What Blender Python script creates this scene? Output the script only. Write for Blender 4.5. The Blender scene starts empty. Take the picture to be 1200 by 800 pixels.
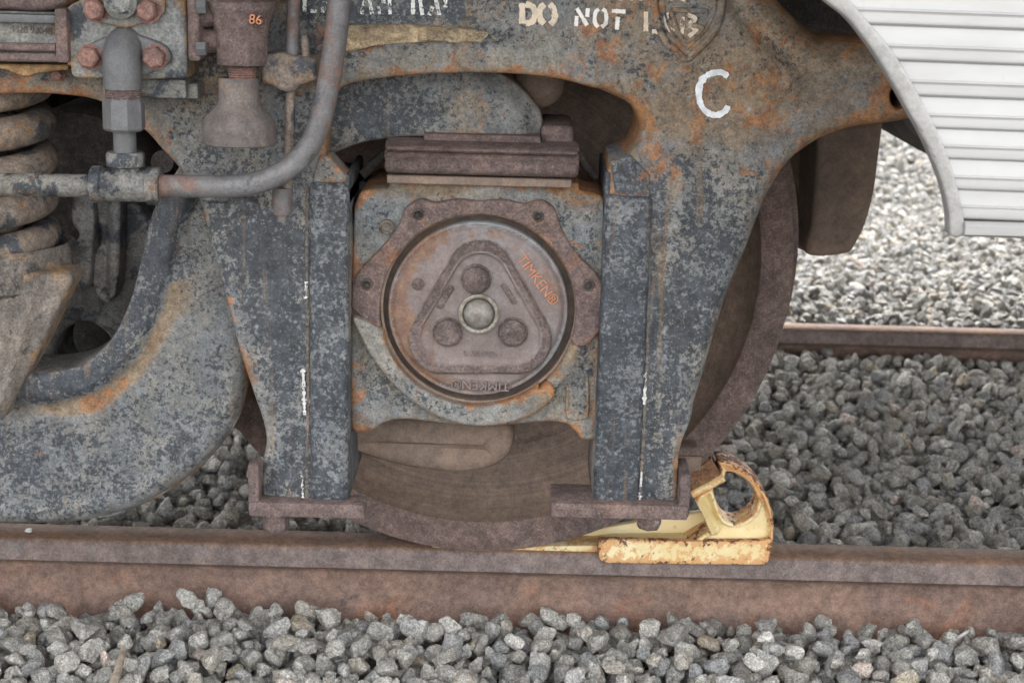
import bpy, bmesh, math, random
import numpy as np
from mathutils import Vector, Matrix
from mathutils.geometry import delaunay_2d_cdt
from mathutils.bvhtree import BVHTree

S = bpy.context.scene
C = S.collection
rng = np.random.default_rng(7)
random.seed(7)

# ------------------------------------------------------------------ camera, sky, sun, exposure
F_PX, W_PX, H_PX = 1900.0, 1200.0, 800.0
CAM = np.array([0.0, -2.36, 0.943])
PITCH, ROLL = math.radians(14.4), math.radians(1.5)
FWD = np.array([0, math.cos(PITCH), -math.sin(PITCH)])
UP0 = np.array([0, math.sin(PITCH), math.cos(PITCH)])
RGT = math.cos(ROLL) * np.array([1, 0, 0]) + math.sin(ROLL) * UP0
UPV = -math.sin(ROLL) * np.array([1, 0, 0]) + math.cos(ROLL) * UP0

cd = bpy.data.cameras.new('camera')
cd.sensor_width = 36.0
cd.lens = F_PX / W_PX * 36.0
cd.clip_start, cd.clip_end = 0.05, 500.0
cd.dof.use_dof = True
cd.dof.focus_distance = 2.15
cd.dof.aperture_fstop = 9.0
cam = bpy.data.objects.new('camera', cd)
C.objects.link(cam)
cam.matrix_world = Matrix(((RGT[0], UPV[0], -FWD[0], CAM[0]), (RGT[1], UPV[1], -FWD[1], CAM[1]),
                           (RGT[2], UPV[2], -FWD[2], CAM[2]), (0, 0, 0, 1)))
S.camera = cam

SUN_EL, SUN_AZ = math.radians(50.0), math.radians(10.0)      # azimuth from +Y towards +X
wd = bpy.data.worlds.new('World')
S.world = wd
wd.use_nodes = True
sky = wd.node_tree.nodes.new('ShaderNodeTexSky')
sky.sky_type = 'NISHITA'
sky.sun_disc = False
sky.sun_elevation = SUN_EL
sky.sun_rotation = SUN_AZ
sky.dust_density = 4.0
sky.air_density = 1.0
bg = wd.node_tree.nodes['Background']
hs = wd.node_tree.nodes.new('ShaderNodeHueSaturation')      # thin bright overcast: the blue is mostly washed out
hs.inputs['Saturation'].default_value = 0.08
wd.node_tree.links.new(sky.outputs[0], hs.inputs['Color'])
wd.node_tree.links.new(hs.outputs[0], bg.inputs[0])
bg.inputs[1].default_value = 0.15
sl = bpy.data.lights.new('sun', 'SUN')
sl.energy = 0.55
sl.angle = math.radians(14.0)
sl.color = (1.0, 0.975, 0.945)
sun = bpy.data.objects.new('sun', sl)
C.objects.link(sun)
sd = Vector((math.sin(SUN_AZ) * math.cos(SUN_EL), math.cos(SUN_AZ) * math.cos(SUN_EL), math.sin(SUN_EL)))
sun.rotation_euler = sd.to_track_quat('Z', 'Y').to_euler()
sun.location = (2, 12, 10)
S.view_settings.view_transform = 'Standard'
S.view_settings.look = 'None'
S.view_settings.exposure = 3.0
S.view_settings.gamma = 1.0
S.cycles.max_bounces = 8
S.cycles.diffuse_bounces = 3
S.cycles.glossy_bounces = 2

# ------------------------------------------------------------------ pixel <-> place
def P(px, py, Y):
    """point where the ray of a photo pixel meets the upright plane at depth Y"""
    d = FWD * F_PX + RGT * (px - 600.0) + UPV * (400.0 - py)
    return CAM + d * ((Y - CAM[1]) / d[1])
def PZ(px, py, z):
    d = FWD * F_PX + RGT * (px - 600.0) + UPV * (400.0 - py)
    return CAM + d * ((z - CAM[2]) / d[2])
def proj(p):
    q = np.asarray(p, float) - CAM
    dp = q @ FWD
    return 600.0 + F_PX * (q @ RGT) / dp, 400.0 - F_PX * (q @ UPV) / dp
def sc(Y, z=0.45):
    """pixels per metre at depth Y"""
    return F_PX / ((Y - CAM[1]) * math.cos(PITCH) - (z - CAM[2]) * math.sin(PITCH))

# ------------------------------------------------------------------ materials
class NT:
    def __init__(s, name):
        s.m = bpy.data.materials.new(name)
        s.m.use_nodes = True
        s.t = s.m.node_tree
        s.b = s.t.nodes['Principled BSDF']
        s.out = s.t.nodes['Material Output']
        g = s.t.nodes.new('ShaderNodeNewGeometry')
        s.pos = g.outputs['Position']
        s.geo = g
    def n(s, k, **kw):
        x = s.t.nodes.new(k)
        for a, v in kw.items(): setattr(x, a, v)
        return x
    def put(s, sock, v):
        if hasattr(v, 'is_output'): s.t.links.new(v, sock)
        elif isinstance(v, (tuple, list)): sock.default_value = tuple(v) + ((1.0,) if len(v) == 3 and len(sock.default_value) == 4 else ())
        else: sock.default_value = v
    def noise(s, scale, detail=5.0, rough=0.6, dist=0.0, vec=None, off=(0, 0, 0), st=(1, 1, 1)):
        x = s.n('ShaderNodeTexNoise')
        mp = s.n('ShaderNodeMapping')
        s.put(mp.inputs[0], vec or s.pos)
        mp.inputs[1].default_value = off
        mp.inputs[3].default_value = st
        s.t.links.new(mp.outputs[0], x.inputs['Vector'])
        x.inputs['Scale'].default_value = scale
        x.inputs['Detail'].default_value = min(detail, 6.0)
        x.inputs['Roughness'].default_value = rough
        x.inputs['Distortion'].default_value = dist
        return x.outputs['Fac']
    def voro(s, scale, feature='F1', out='Distance', vec=None, rnd=1.0):
        x = s.n('ShaderNodeTexVoronoi', feature=feature)
        s.put(x.inputs['Vector'], vec or s.pos)
        x.inputs['Scale'].default_value = scale
        x.inputs['Randomness'].default_value = rnd
        return x.outputs[out]
    def math(s, op, a, b=0.0, clamp=False):
        x = s.n('ShaderNodeMath', operation=op, use_clamp=clamp)
        s.put(x.inputs[0], a); s.put(x.inputs[1], b)
        return x.outputs[0]
    def step(s, v, lo, hi, a=0.0, b=1.0):
        x = s.n('ShaderNodeMapRange', interpolation_type='SMOOTHSTEP')
        s.put(x.inputs[0], v)
        x.inputs[1].default_value = lo; x.inputs[2].default_value = hi
        x.inputs[3].default_value = a; x.inputs[4].default_value = b
        return x.outputs[0]
    def mix(s, f, a, b):
        x = s.n('ShaderNodeMix', data_type='RGBA')
        s.put(x.inputs[0], f); s.put(x.inputs[6], a); s.put(x.inputs[7], b)
        return x.outputs[2]
    def mottle(s, col, sets, vec=None):
        """uneven tone of old metal or stone: brightness wanders at several grain sizes"""
        for i, (sc_, amt) in enumerate(sets):
            f = s.step(s.noise(sc_, 2.5, 0.65, 0.0, vec=vec, off=(6.1 * i + 2, 3.3 * i, i)), 0.34, 0.66, 1 - amt, 1 + amt)
            cb = s.n('ShaderNodeCombineColor')
            for k in range(3): s.put(cb.inputs[k], f)
            x = s.n('ShaderNodeMix', data_type='RGBA', blend_type='MULTIPLY')
            x.inputs[0].default_value = 1.0
            s.put(x.inputs[6], col); s.put(x.inputs[7], cb.outputs[0])
            col = x.outputs[2]
        return col
    def attr(s, name):
        x = s.n('ShaderNodeAttribute', attribute_name=name)
        return x.outputs['Fac']
    def bump(s, h, strength=0.4, dist=0.002, normal=None):
        x = s.n('ShaderNodeBump')
        x.inputs['Strength'].default_value = strength
        x.inputs['Distance'].default_value = dist
        s.put(x.inputs['Height'], h)
        if normal: s.put(x.inputs['Normal'], normal)
        return x.outputs[0]
    def done(s, col, rough=0.7, metal=0.0, normal=None, spec=0.4):
        s.put(s.b.inputs['Base Color'], col)
        s.put(s.b.inputs['Roughness'], rough)
        s.put(s.b.inputs['Metallic'], metal)
        s.b.inputs['Specular IOR Level'].default_value = spec
        if normal: s.put(s.b.inputs['Normal'], normal)
        return s.m

def weathered(name, base, base2, layers, rough=0.7, spec=0.35, bumps=((90, 0.5, 0.004), (420, 0.35, 0.0016)), pit=0.0, metal=0.0, grain=0.24, mot=1.0, rings=None):
    """layers: (colour, scale, lo, hi, attribute weight on 'rust', on 'edge', roughness)"""
    t = NT(name)
    col = t.mix(t.step(t.noise(9, 8, 0.65, 0.6), 0.36, 0.66), base, base2)
    rg = rough
    ru, ed = t.attr('rust'), t.attr('edge')
    for i, (c, s_, lo, hi, wr, we, rr) in enumerate(layers):
        v = t.noise(s_, 9, 0.68, 0.35, off=(3.7 * i + 1.3, 1.9 * i, 7.1 * i))
        if wr: v = t.math('ADD', v, t.math('MULTIPLY', ru, wr))
        if we: v = t.math('ADD', v, t.math('MULTIPLY', ed, we))
        f = t.step(v, lo, hi)
        if len(c) == 2:
            cc = t.mix(t.step(t.noise(s_ * 3.1, 6, 0.7, off=(i, 5, 2)), 0.35, 0.65), c[0], c[1])
        else: cc = c
        col = t.mix(f, col, cc)
        x = t.n('ShaderNodeMix'); t.put(x.inputs[0], f); t.put(x.inputs[2], rg); x.inputs[3].default_value = rr
        rg = x.outputs[0]
    if rings:
        sx_ = t.n('ShaderNodeSeparateXYZ'); t.put(sx_.inputs[0], t.pos)
        dx, dz = t.math('SUBTRACT', sx_.outputs[0], rings[0]), t.math('SUBTRACT', sx_.outputs[2], rings[1])
        rr_ = t.math('SQRT', t.math('ADD', t.math('MULTIPLY', dx, dx), t.math('MULTIPLY', dz, dz)))
        cb_ = t.n('ShaderNodeCombineXYZ'); t.put(cb_.inputs[0], rr_)
        col = t.mottle(col, ((70, 0.10), (260, 0.12)), cb_.outputs[0])
    # fine grime speckle
    col = t.mottle(col, ((26, 0.18 * mot), (85, 0.20 * mot), (330, grain * mot)))
    col = t.mix(t.step(t.noise(300, 3, 0.7, off=(2, 7, 4)), 0.60, 0.70, 0.0, 0.40 * mot), col, (0.40, 0.36, 0.33))
    nrm = None
    for k, (s_, st, ds) in enumerate(bumps):
        nrm = t.bump(t.noise(s_, 7, 0.65, off=(k * 3, 1, 2)), st, ds, nrm)
    if pit:
        nrm = t.bump(t.step(t.voro(pit), 0.10, 0.42), 0.25, 0.0012, nrm)
    return t.done(col, rg, metal, nrm, spec)

BLACK = ((0.026, 0.031, 0.038), (0.044, 0.051, 0.061))
DUST = ((0.165, 0.168, 0.168), (0.24, 0.235, 0.22))
TAN = ((0.215, 0.160, 0.104), (0.165, 0.116, 0.074))
ORANGE = ((0.30, 0.135, 0.050), (0.20, 0.085, 0.038))
M = {}
def frame_mat(name, black_lo, tan_lo, orange_lo, dust=((0.135, 0.140, 0.143), (0.190, 0.178, 0.155)), spots=True):
    t = NT(name)
    ru, ed = t.attr('rust'), t.attr('edge')
    def nz(s_, off, w=0.0, we=0.0, d=0.5, r=0.68, det=10):
        v = t.noise(s_, det, r, d, off=off)
        if w: v = t.math('ADD', v, t.math('MULTIPLY', ru, w))
        if we: v = t.math('ADD', v, t.math('MULTIPLY', ed, we))
        return v
    col = t.mix(t.step(nz(11, (0, 0, 0)), 0.38, 0.64), dust[0], dust[1])
    # brown dirty film
    tan = t.mix(t.step(nz(30, (4, 1, 2)), 0.36, 0.66), TAN[0], TAN[1])
    col = t.mix(t.step(nz(7, (8, 3, 1), 0.30, 0.16), tan_lo, tan_lo + 0.2, 0, 0.85), col, tan)
    # what is left of the black paint, in ragged islands
    blk = t.mix(t.step(nz(60, (1, 6, 2)), 0.4, 0.62), BLACK[0], BLACK[1])
    big = t.noise(7.5, 3, 0.5, 0.3, off=(5, 5, 5))
    fine = t.noise(165, 4, 0.72, 0.2, off=(2, 8, 5))
    mid = t.noise(36, 4, 0.6, 0.2, off=(6, 1, 5))
    v = t.math('ADD', t.math('ADD', t.math('MULTIPLY', big, 0.28), t.math('MULTIPLY', mid, 0.30)), t.math('MULTIPLY', fine, 0.72))
    v = t.math('SUBTRACT', v, t.math('MULTIPLY', ru, 0.09))
    v = t.math('SUBTRACT', v, t.math('MULTIPLY', ed, 0.12))
    fb = t.step(v, black_lo - 0.02, black_lo + 0.05, 0, 0.94)
    col = t.mix(fb, col, blk)
    if spots:   # pale bloom dots on the paint
        dv = t.math('ADD', t.voro(62), t.math('MULTIPLY', t.noise(190, 4, 0.7), 0.42))
        keep = t.step(t.voro(62, out='Color'), 0.40, 0.46)
        dots = t.math('MULTIPLY', t.step(dv, 0.24, 0.46, 1.0, 0.0), keep)
        dots = t.math('MULTIPLY', dots, t.step(t.noise(14, 2, 0.5, off=(4, 0, 4)), 0.42, 0.58, 0.15, 0.75))
        col = t.mix(dots, col, (0.22, 0.235, 0.245))
    # rain streaks of brown down the faces
    run = t.math('ADD', t.noise(1.0, 4, 0.6, 0.15, off=(2, 2, 0), st=(75, 75, 4.5)), t.math('MULTIPLY', ed, 0.10))
    col = t.mix(t.step(run, 0.58, 0.72, 0, 0.55), col, (0.165, 0.112, 0.070))
    # orange rust
    org = t.mix(t.step(nz(45, (7, 2, 9)), 0.38, 0.62), ORANGE[0], ORANGE[1])
    fo = t.step(t.math('ADD', t.math('MULTIPLY', nz(15, (3, 9, 4), 0.12, 0.17), 0.7), t.math('MULTIPLY', nz(95, (1, 1, 6)), 0.3)), orange_lo, orange_lo + 0.07, 0, 0.8)
    col = t.mix(fo, col, org)
    col = t.mottle(col, ((34, 0.15), (120, 0.17), (360, 0.20)))
    col = t.mix(t.step(t.noise(260, 3, 0.7, off=(2, 7, 4)), 0.61, 0.70, 0, 0.40), col, (0.36, 0.34, 0.31))
    rg = t.math('ADD', t.math('MULTIPLY', fb, -0.22), 0.74)
    nrm = t.bump(t.noise(28, 6, 0.6), 0.35, 0.010)
    nrm = t.bump(fb, 0.25, 0.0012, nrm)
    nrm = t.bump(t.noise(300, 6, 0.7, off=(1, 2, 3)), 0.40, 0.0022, nrm)
    return t.done(col, rg, 0.0, nrm, 0.35)

M['frame'] = frame_mat('truck_frame_paint', 0.630, 0.61, 0.59)
M['equalizer'] = frame_mat('equalizer_paint', 0.648, 0.64, 0.62, dust=((0.125, 0.131, 0.136), (0.165, 0.158, 0.142)), spots=False)
M['liner'] = frame_mat('liner_paint', 0.590, 0.70, 0.66, dust=((0.115, 0.124, 0.133), (0.155, 0.158, 0.160)))
M['box'] = frame_mat('journal_box_paint', 0.680, 0.60, 0.575, dust=((0.140, 0.148, 0.153), (0.190, 0.175, 0.148)), spots=False)
M['rough_rust'] = weathered('rough_purple_rust', (0.155, 0.108, 0.095), (0.110, 0.082, 0.078),
    [(((0.28, 0.14, 0.075), (0.20, 0.12, 0.085)), 16, 0.60, 0.74, 0.25, 0.10, 0.85), ((0.26, 0.24, 0.235), 24, 0.655, 0.70, 0, 0, 0.7)],
    rough=0.82, bumps=((130, 0.6, 0.006), (520, 0.6, 0.003)))
M['cap'] = weathered('bearing_cap_steel', (0.190, 0.152, 0.142), (0.150, 0.120, 0.112),
    [((0.20, 0.20, 0.205), 8, 0.50, 0.68, 0, 0.1, 0.55), (((0.21, 0.13, 0.085), (0.15, 0.09, 0.07)), 13, 0.60, 0.76, 0.30, 0.05, 0.8)],
    rough=0.62, mot=0.45, bumps=((60, 0.25, 0.003), (500, 0.25, 0.0012)))
M['cap_rough'] = weathered('cap_rough_band', (0.165, 0.124, 0.112), (0.130, 0.100, 0.093), [((0.21, 0.165, 0.15), 60, 0.60, 0.70, 0, 0, 0.8)],
    rough=0.85, bumps=((150, 0.7, 0.006), (600, 0.7, 0.003)))
M['wheel'] = weathered('wheel_steel', (0.190, 0.135, 0.104), (0.145, 0.106, 0.086),
    [((0.20, 0.155, 0.115), 5, 0.56, 0.72, 0, 0, 0.8), ((0.085, 0.062, 0.052), 10, 0.60, 0.72, 0, 0, 0.8)], rough=0.56, mot=0.6, rings=(-0.0446, 0.4625), bumps=((180, 0.15, 0.002), (700, 0.25, 0.0012)))
M['wheel_rim'] = weathered('wheel_rim_rust', (0.150, 0.104, 0.090), (0.112, 0.082, 0.074),
    [((0.17, 0.12, 0.095), 12, 0.60, 0.72, 0, 0, 0.8)], rough=0.8, bumps=((160, 0.5, 0.003), (600, 0.5, 0.002)))
M['rail_top'] = weathered('rail_running_surface', (0.225, 0.140, 0.098), (0.165, 0.110, 0.084),
    [((0.27, 0.150, 0.085), 14, 0.56, 0.72, 0, 0, 0.9)], rough=0.85, spec=0.14, mot=0.7, bumps=((300, 0.3, 0.001),))
M['rail_side'] = weathered('rail_head_side', (0.190, 0.146, 0.132), (0.145, 0.114, 0.106),
    [((0.19, 0.17, 0.165), 30, 0.58, 0.70, 0, 0, 0.7), ((0.24, 0.13, 0.08), 17, 0.66, 0.76, 0, 0, 0.8)], rough=0.72, mot=0.85, bumps=((200, 0.4, 0.002), (600, 0.3, 0.001)))
M['rail_web'] = weathered('rail_web_rust', (0.235, 0.152, 0.117), (0.180, 0.122, 0.100),
    [((0.27, 0.138, 0.088), 11, 0.60, 0.80, 0.14, 0, 0.85), ((0.20, 0.165, 0.15), 40, 0.60, 0.70, 0, 0, 0.8), ((0.11, 0.085, 0.078), 26, 0.62, 0.74, 0, 0, 0.8)], rough=0.82, mot=0.8, bumps=((120, 0.4, 0.003), (500, 0.4, 0.0015)))
M['pipe'] = weathered('pipe_steel', (0.135, 0.132, 0.134), (0.098, 0.092, 0.092),
    [(((0.165, 0.100, 0.080), (0.12, 0.085, 0.075)), 13, 0.46, 0.58, 0.30, 0, 0.8), ((0.05, 0.055, 0.062), 34, 0.57, 0.66, 0, 0, 0.5), ((0.30, 0.32, 0.33), 48, 0.66, 0.72, 0, 0, 0.5)],
    rough=0.45, spec=0.5, mot=0.55, bumps=((200, 0.3, 0.002), (600, 0.3, 0.001)))
M['galv'] = weathered('galvanised_fitting', (0.105, 0.106, 0.110), (0.080, 0.079, 0.080),
    [((0.135, 0.100, 0.082), 12, 0.54, 0.70, 0.30, 0, 0.8), ((0.08, 0.08, 0.085), 30, 0.62, 0.72, 0, 0, 0.6)], rough=0.5, spec=0.5, mot=0.45, bumps=((160, 0.3, 0.002),))
M['funnel'] = weathered('dull_funnel_steel', (0.128, 0.108, 0.099), (0.100, 0.086, 0.080), [((0.19, 0.135, 0.095), 14, 0.56, 0.72, 0, 0, 0.85), ((0.34, 0.33, 0.31), 60, 0.66, 0.72, 0, 0, 0.7)], rough=0.7, mot=0.6)
M['tee'] = weathered('tee_fitting_paint', (0.150, 0.140, 0.122), (0.105, 0.103, 0.100),
    [((0.032, 0.036, 0.042), 38, 0.49, 0.57, 0, 0, 0.6), (((0.26, 0.155, 0.075), (0.20, 0.12, 0.07)), 18, 0.58, 0.70, 0, 0, 0.85)], rough=0.7)
M['spring'] = weathered('spring_steel', (0.205, 0.158, 0.120), (0.160, 0.132, 0.112),
    [((0.055, 0.060, 0.068), 22, 0.53, 0.60, 0, 0, 0.6), (((0.30, 0.155, 0.055), (0.22, 0.12, 0.06)), 15, 0.58, 0.68, 0, 0, 0.85)], rough=0.7)
M['manifold'] = weathered('manifold_paint', (0.170, 0.165, 0.145), (0.175, 0.178, 0.178),
    [((0.040, 0.047, 0.055), 16, 0.56, 0.62, 0, 0, 0.55), (((0.30, 0.175, 0.075), (0.22, 0.14, 0.07)), 12, 0.60, 0.74, 0, 0.20, 0.85)], rough=0.7)
M['bolt'] = weathered('red_rust_bolt', (0.215, 0.115, 0.092), (0.165, 0.098, 0.085), [((0.30, 0.20, 0.17), 60, 0.62, 0.72, 0, 0, 0.8)], rough=0.8, bumps=((200, 0.5, 0.003),))
M['dark_steel'] = weathered('dark_casting', (0.072, 0.062, 0.056), (0.052, 0.046, 0.043),
    [((0.14, 0.115, 0.095), 9, 0.56, 0.74, 0, 0, 0.85)], rough=0.85)
M['brown_steel'] = weathered('brown_casting', (0.200, 0.145, 0.112), (0.155, 0.117, 0.094),
    [((0.20, 0.14, 0.10), 6, 0.55, 0.74, 0, 0, 0.85)], rough=0.85, mot=0.5, bumps=((140, 0.3, 0.003), (600, 0.3, 0.001)))
M['seat'] = weathered('spring_seat_paint', (0.175, 0.150, 0.125), (0.125, 0.110, 0.098),
    [((0.055, 0.052, 0.052), 30, 0.55, 0.63, 0, 0, 0.7), (((0.27, 0.17, 0.09), (0.20, 0.13, 0.08)), 14, 0.58, 0.72, 0, 0.1, 0.85)], rough=0.8)
M['hanger'] = weathered('hanger_paint', (0.100, 0.100, 0.100), (0.14, 0.13, 0.118),
    [((0.035, 0.038, 0.044), 26, 0.50, 0.58, 0, 0, 0.6), ((0.16, 0.105, 0.072), 12, 0.60, 0.74, 0, 0, 0.85)], rough=0.75)
def skid_mat():
    t = NT('yellow_skid_paint')
    ru, ed = t.attr('rust'), t.attr('edge')
    col = t.mix(t.step(t.noise(18, 6, 0.6), 0.4, 0.65), (0.72, 0.58, 0.30), (0.78, 0.68, 0.42))
    v = t.math('ADD', t.noise(62, 10, 0.74, 0.3), t.math('ADD', t.math('MULTIPLY', ru, 0.17), t.math('MULTIPLY', ed, 0.20)))
    col = t.mix(t.step(v, 0.60, 0.70), col, (0.62, 0.35, 0.155))
    v2 = t.math('ADD', t.noise(70, 10, 0.75, 0.3, off=(4, 4, 1)), t.math('ADD', t.math('MULTIPLY', ru, 0.07), t.math('MULTIPLY', ed, 0.12)))
    f2 = t.step(v2, 0.65, 0.69)
    col = t.mix(f2, col, t.mix(t.noise(90), (0.13, 0.055, 0.035), (0.22, 0.09, 0.05)))
    return t.done(col, t.math('ADD', t.math('MULTIPLY', f2, 0.3), 0.5), 0.0, t.bump(t.noise(200, 6, 0.7), 0.3, 0.002, t.bump(f2, 0.5, 0.0015)), 0.4)
M['skid'] = skid_mat()
M['skid_rust'] = weathered('skid_stop_rust', (0.17, 0.085, 0.040), (0.12, 0.060, 0.035), [((0.45, 0.28, 0.10), 22, 0.58, 0.68, 0, 0, 0.8)], rough=0.8)
def stainless():
    t = NT('fluted_silver_skirt')
    n1 = t.noise(3, 5, 0.6, st=(1, 1, 6))
    col = t.mix(t.step(n1, 0.35, 0.7), (0.350, 0.345, 0.338), (0.300, 0.293, 0.285))
    col = t.mix(t.step(t.noise(60, 8, 0.7), 0.63, 0.74, 0, 0.35), col, (0.28, 0.25, 0.22))
    col = t.mix(t.step(t.noise(9, 7, 0.7, st=(6, 1, 0.6)), 0.60, 0.74, 0, 0.25), col, (0.27, 0.24, 0.21))
    col = t.mix(t.step(t.noise(2.2, 6, 0.7, 0.4, off=(3, 3, 3), st=(1, 1, 2.5)), 0.52, 0.72, 0, 0.35), col, (0.25, 0.235, 0.215))
    rg = t.math('ADD', t.math('MULTIPLY', t.noise(25, 5, 0.6), 0.2), 0.30)
    return t.done(col, rg, 0.35, t.bump(t.noise(7, 4, 0.5, st=(1, 1, 3)), 0.15, 0.006), 0.5)
M['silver'] = stainless()
M['trim'] = weathered('skirt_edge_trim', (0.300, 0.292, 0.282), (0.255, 0.247, 0.236), [((0.20, 0.18, 0.16), 9, 0.60, 0.76, 0, 0.06, 0.6)], rough=0.42, mot=0.3, metal=0.3, bumps=((30, 0.2, 0.004),))
def plain(name, c, rough=0.6, metal=0.0, c2=None, s=40, bump=0.2):
    t = NT(name)
    col = t.mix(t.step(t.noise(s, 7, 0.65), 0.36, 0.66), c, c2 or tuple(v * 0.75 for v in c))
    return t.done(col, rough, metal, t.bump(t.noise(s * 5, 5, 0.6), bump, 0.002), 0.4)
M['chrome'] = plain('worn_shaft_centre', (0.25, 0.235, 0.215), 0.42, 0.3, (0.15, 0.13, 0.11), 120)
M['collar'] = plain('pale_scraped_collar', (0.30, 0.28, 0.24), 0.6, 0.1, (0.14, 0.115, 0.09), 110)
M['gap'] = plain('dark_greasy_seal', (0.045, 0.034, 0.027), 0.7, 0.0, (0.085, 0.060, 0.042), 60)
M['weld'] = weathered('weld_bead', (0.12, 0.108, 0.095), (0.15, 0.112, 0.082), [((0.07, 0.06, 0.055), 40, 0.55, 0.65, 0, 0, 0.7)], rough=0.6)
M['drip'] = plain('silver_white_drip', (0.62, 0.62, 0.60), 0.45, 0.1, (0.11, 0.105, 0.10), 260)
M['orange_text'] = plain('orange_rust_lettering', (0.50, 0.22, 0.12), 0.8, 0.0, (0.36, 0.15, 0.085), 200)
M['tan_dirt'] = weathered('caked_tan_dirt', (0.40, 0.31, 0.20), (0.30, 0.235, 0.15), [((0.13, 0.125, 0.12), 18, 0.56, 0.68, 0, 0, 0.8)], rough=0.95, bumps=((40, 0.8, 0.012), (200, 0.5, 0.004)))
M['twig'] = plain('dry_twig_bark', (0.40, 0.33, 0.26), 0.9, 0, (0.24, 0.19, 0.15), 90, 0.5)
M['white_stick'] = plain('white_plastic', (0.75, 0.75, 0.74), 0.5)
M['car_under'] = plain('dusty_underfloor', (0.13, 0.12, 0.11), 0.85, 0, (0.08, 0.074, 0.068), 12)
def paint(name, c, keep):
    """worn stencil paint: flakes gone where the noise says so"""
    t = NT(name)
    f = t.step(t.math('ADD', t.noise(140, 9, 0.75, 0.2), t.math('MULTIPLY', t.noise(20, 3, 0.5), 0.35)), keep, keep + 0.05, 1.0, 0.0)
    col = t.mix(t.step(t.noise(60, 6, 0.7), 0.45, 0.65), c, tuple(v * 0.72 for v in c))
    m = t.done(col, 0.75)
    t.put(t.b.inputs['Alpha'], f)
    return m
M['stencil'] = paint('white_stencil_paint', (0.74, 0.71, 0.66), 0.86)
M['stencil_worn'] = paint('worn_cream_stencil_paint', (0.62, 0.52, 0.40), 0.74)
M['stencil_flaked'] = paint('flaked_white_stencil_paint', (0.72, 0.72, 0.70), 0.685)
M['drip_flaked'] = paint('flaked_grey_white_drip', (0.52, 0.51, 0.49), 0.66)
M['chalk'] = paint('white_paint_mark', (0.72, 0.74, 0.76), 0.80)

def stone_mat(name, per_object, bright=1.42):
    t = NT(name)
    if per_object:
        oi = t.n('ShaderNodeObjectInfo'); r = oi.outputs['Random']
        tc = t.n('ShaderNodeTexCoord'); vec = tc.outputs['Object']
    else:
        r = t.attr('tint'); vec = t.pos
    x = t.n('ShaderNodeValToRGB'); t.put(x.inputs[0], r)
    e = x.color_ramp.elements
    cols = [(0.0, (0.195, 0.190, 0.180)), (0.16, (0.240, 0.234, 0.220)), (0.30, (0.30, 0.294, 0.28)), (0.42, (0.225, 0.214, 0.198)),
            (0.55, (0.275, 0.272, 0.268)), (0.66, (0.20, 0.205, 0.212)), (0.76, (0.335, 0.325, 0.305)), (0.86, (0.260, 0.240, 0.212)), (0.93, (0.43, 0.42, 0.40)),
            (0.972, (0.33, 0.285, 0.225)), (0.992, (0.42, 0.35, 0.32))]
    x.color_ramp.interpolation = 'CONSTANT'
    while len(e) < len(cols): e.new(0.5)
    for el, (p_, c_) in zip(e, cols):
        el.position = p_; el.color = tuple(min(v * bright * w_, 0.8) for v, w_ in zip(c_, (1.015, 1.0, 0.965))) + (1,)
    col = x.outputs[0]
    q = 1 / 42.0 if per_object else 1.0
    col = t.mix(t.step(t.noise(60 * q, 6, 0.7, 0.3, vec=vec), 0.44, 0.66, 0, 0.55), col, (0.40 * bright, 0.39 * bright, 0.365 * bright))
    col = t.mix(t.step(t.noise(48 * q, 6, 0.7, 0.3, vec=vec, off=(5, 2, 1)), 0.52, 0.70, 0, 0.42), col, (0.13, 0.122, 0.112))
    col = t.mottle(col, ((140 * q, 0.22), (330 * q, 0.30)), vec)
    col = t.mix(t.step(t.noise(300 * q, 3, 0.7, vec=vec, off=(1, 1, 8)), 0.59, 0.67, 0, 0.7), col, (0.075, 0.07, 0.066))
    nrm = t.bump(t.noise(110 * q, 6, 0.75, vec=vec), 0.9, 0.010)
    nrm = t.bump(t.step(t.voro(230 * q, vec=vec), 0.10, 0.45), 0.5, 0.0025, nrm)
    return t.done(col, 0.92, 0.0, nrm, 0.25)
M['stone'] = stone_mat('ballast_stone', True, 1.60)
M['stone_mass'] = stone_mat('ballast_stone_mass', False, 1.78)
M['yard_stone'] = stone_mat('yard_gravel_stone', False, 0.84)
def gravel_ground():
    t = NT('gravel_ground')
    c = t.mix(t.voro(26, out='Color'), (0.14, 0.135, 0.128), (0.33, 0.32, 0.30))
    c = t.mix(t.step(t.voro(26, feature='DISTANCE_TO_EDGE'), 0.0, 0.10, 1, 0), c, (0.06, 0.056, 0.052))
    return t.done(c, 0.95, 0, t.bump(t.step(t.voro(26), 0.0, 0.7, 1, 0), 0.9, 0.02), 0.2)
M['gravel'] = gravel_ground()

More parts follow.
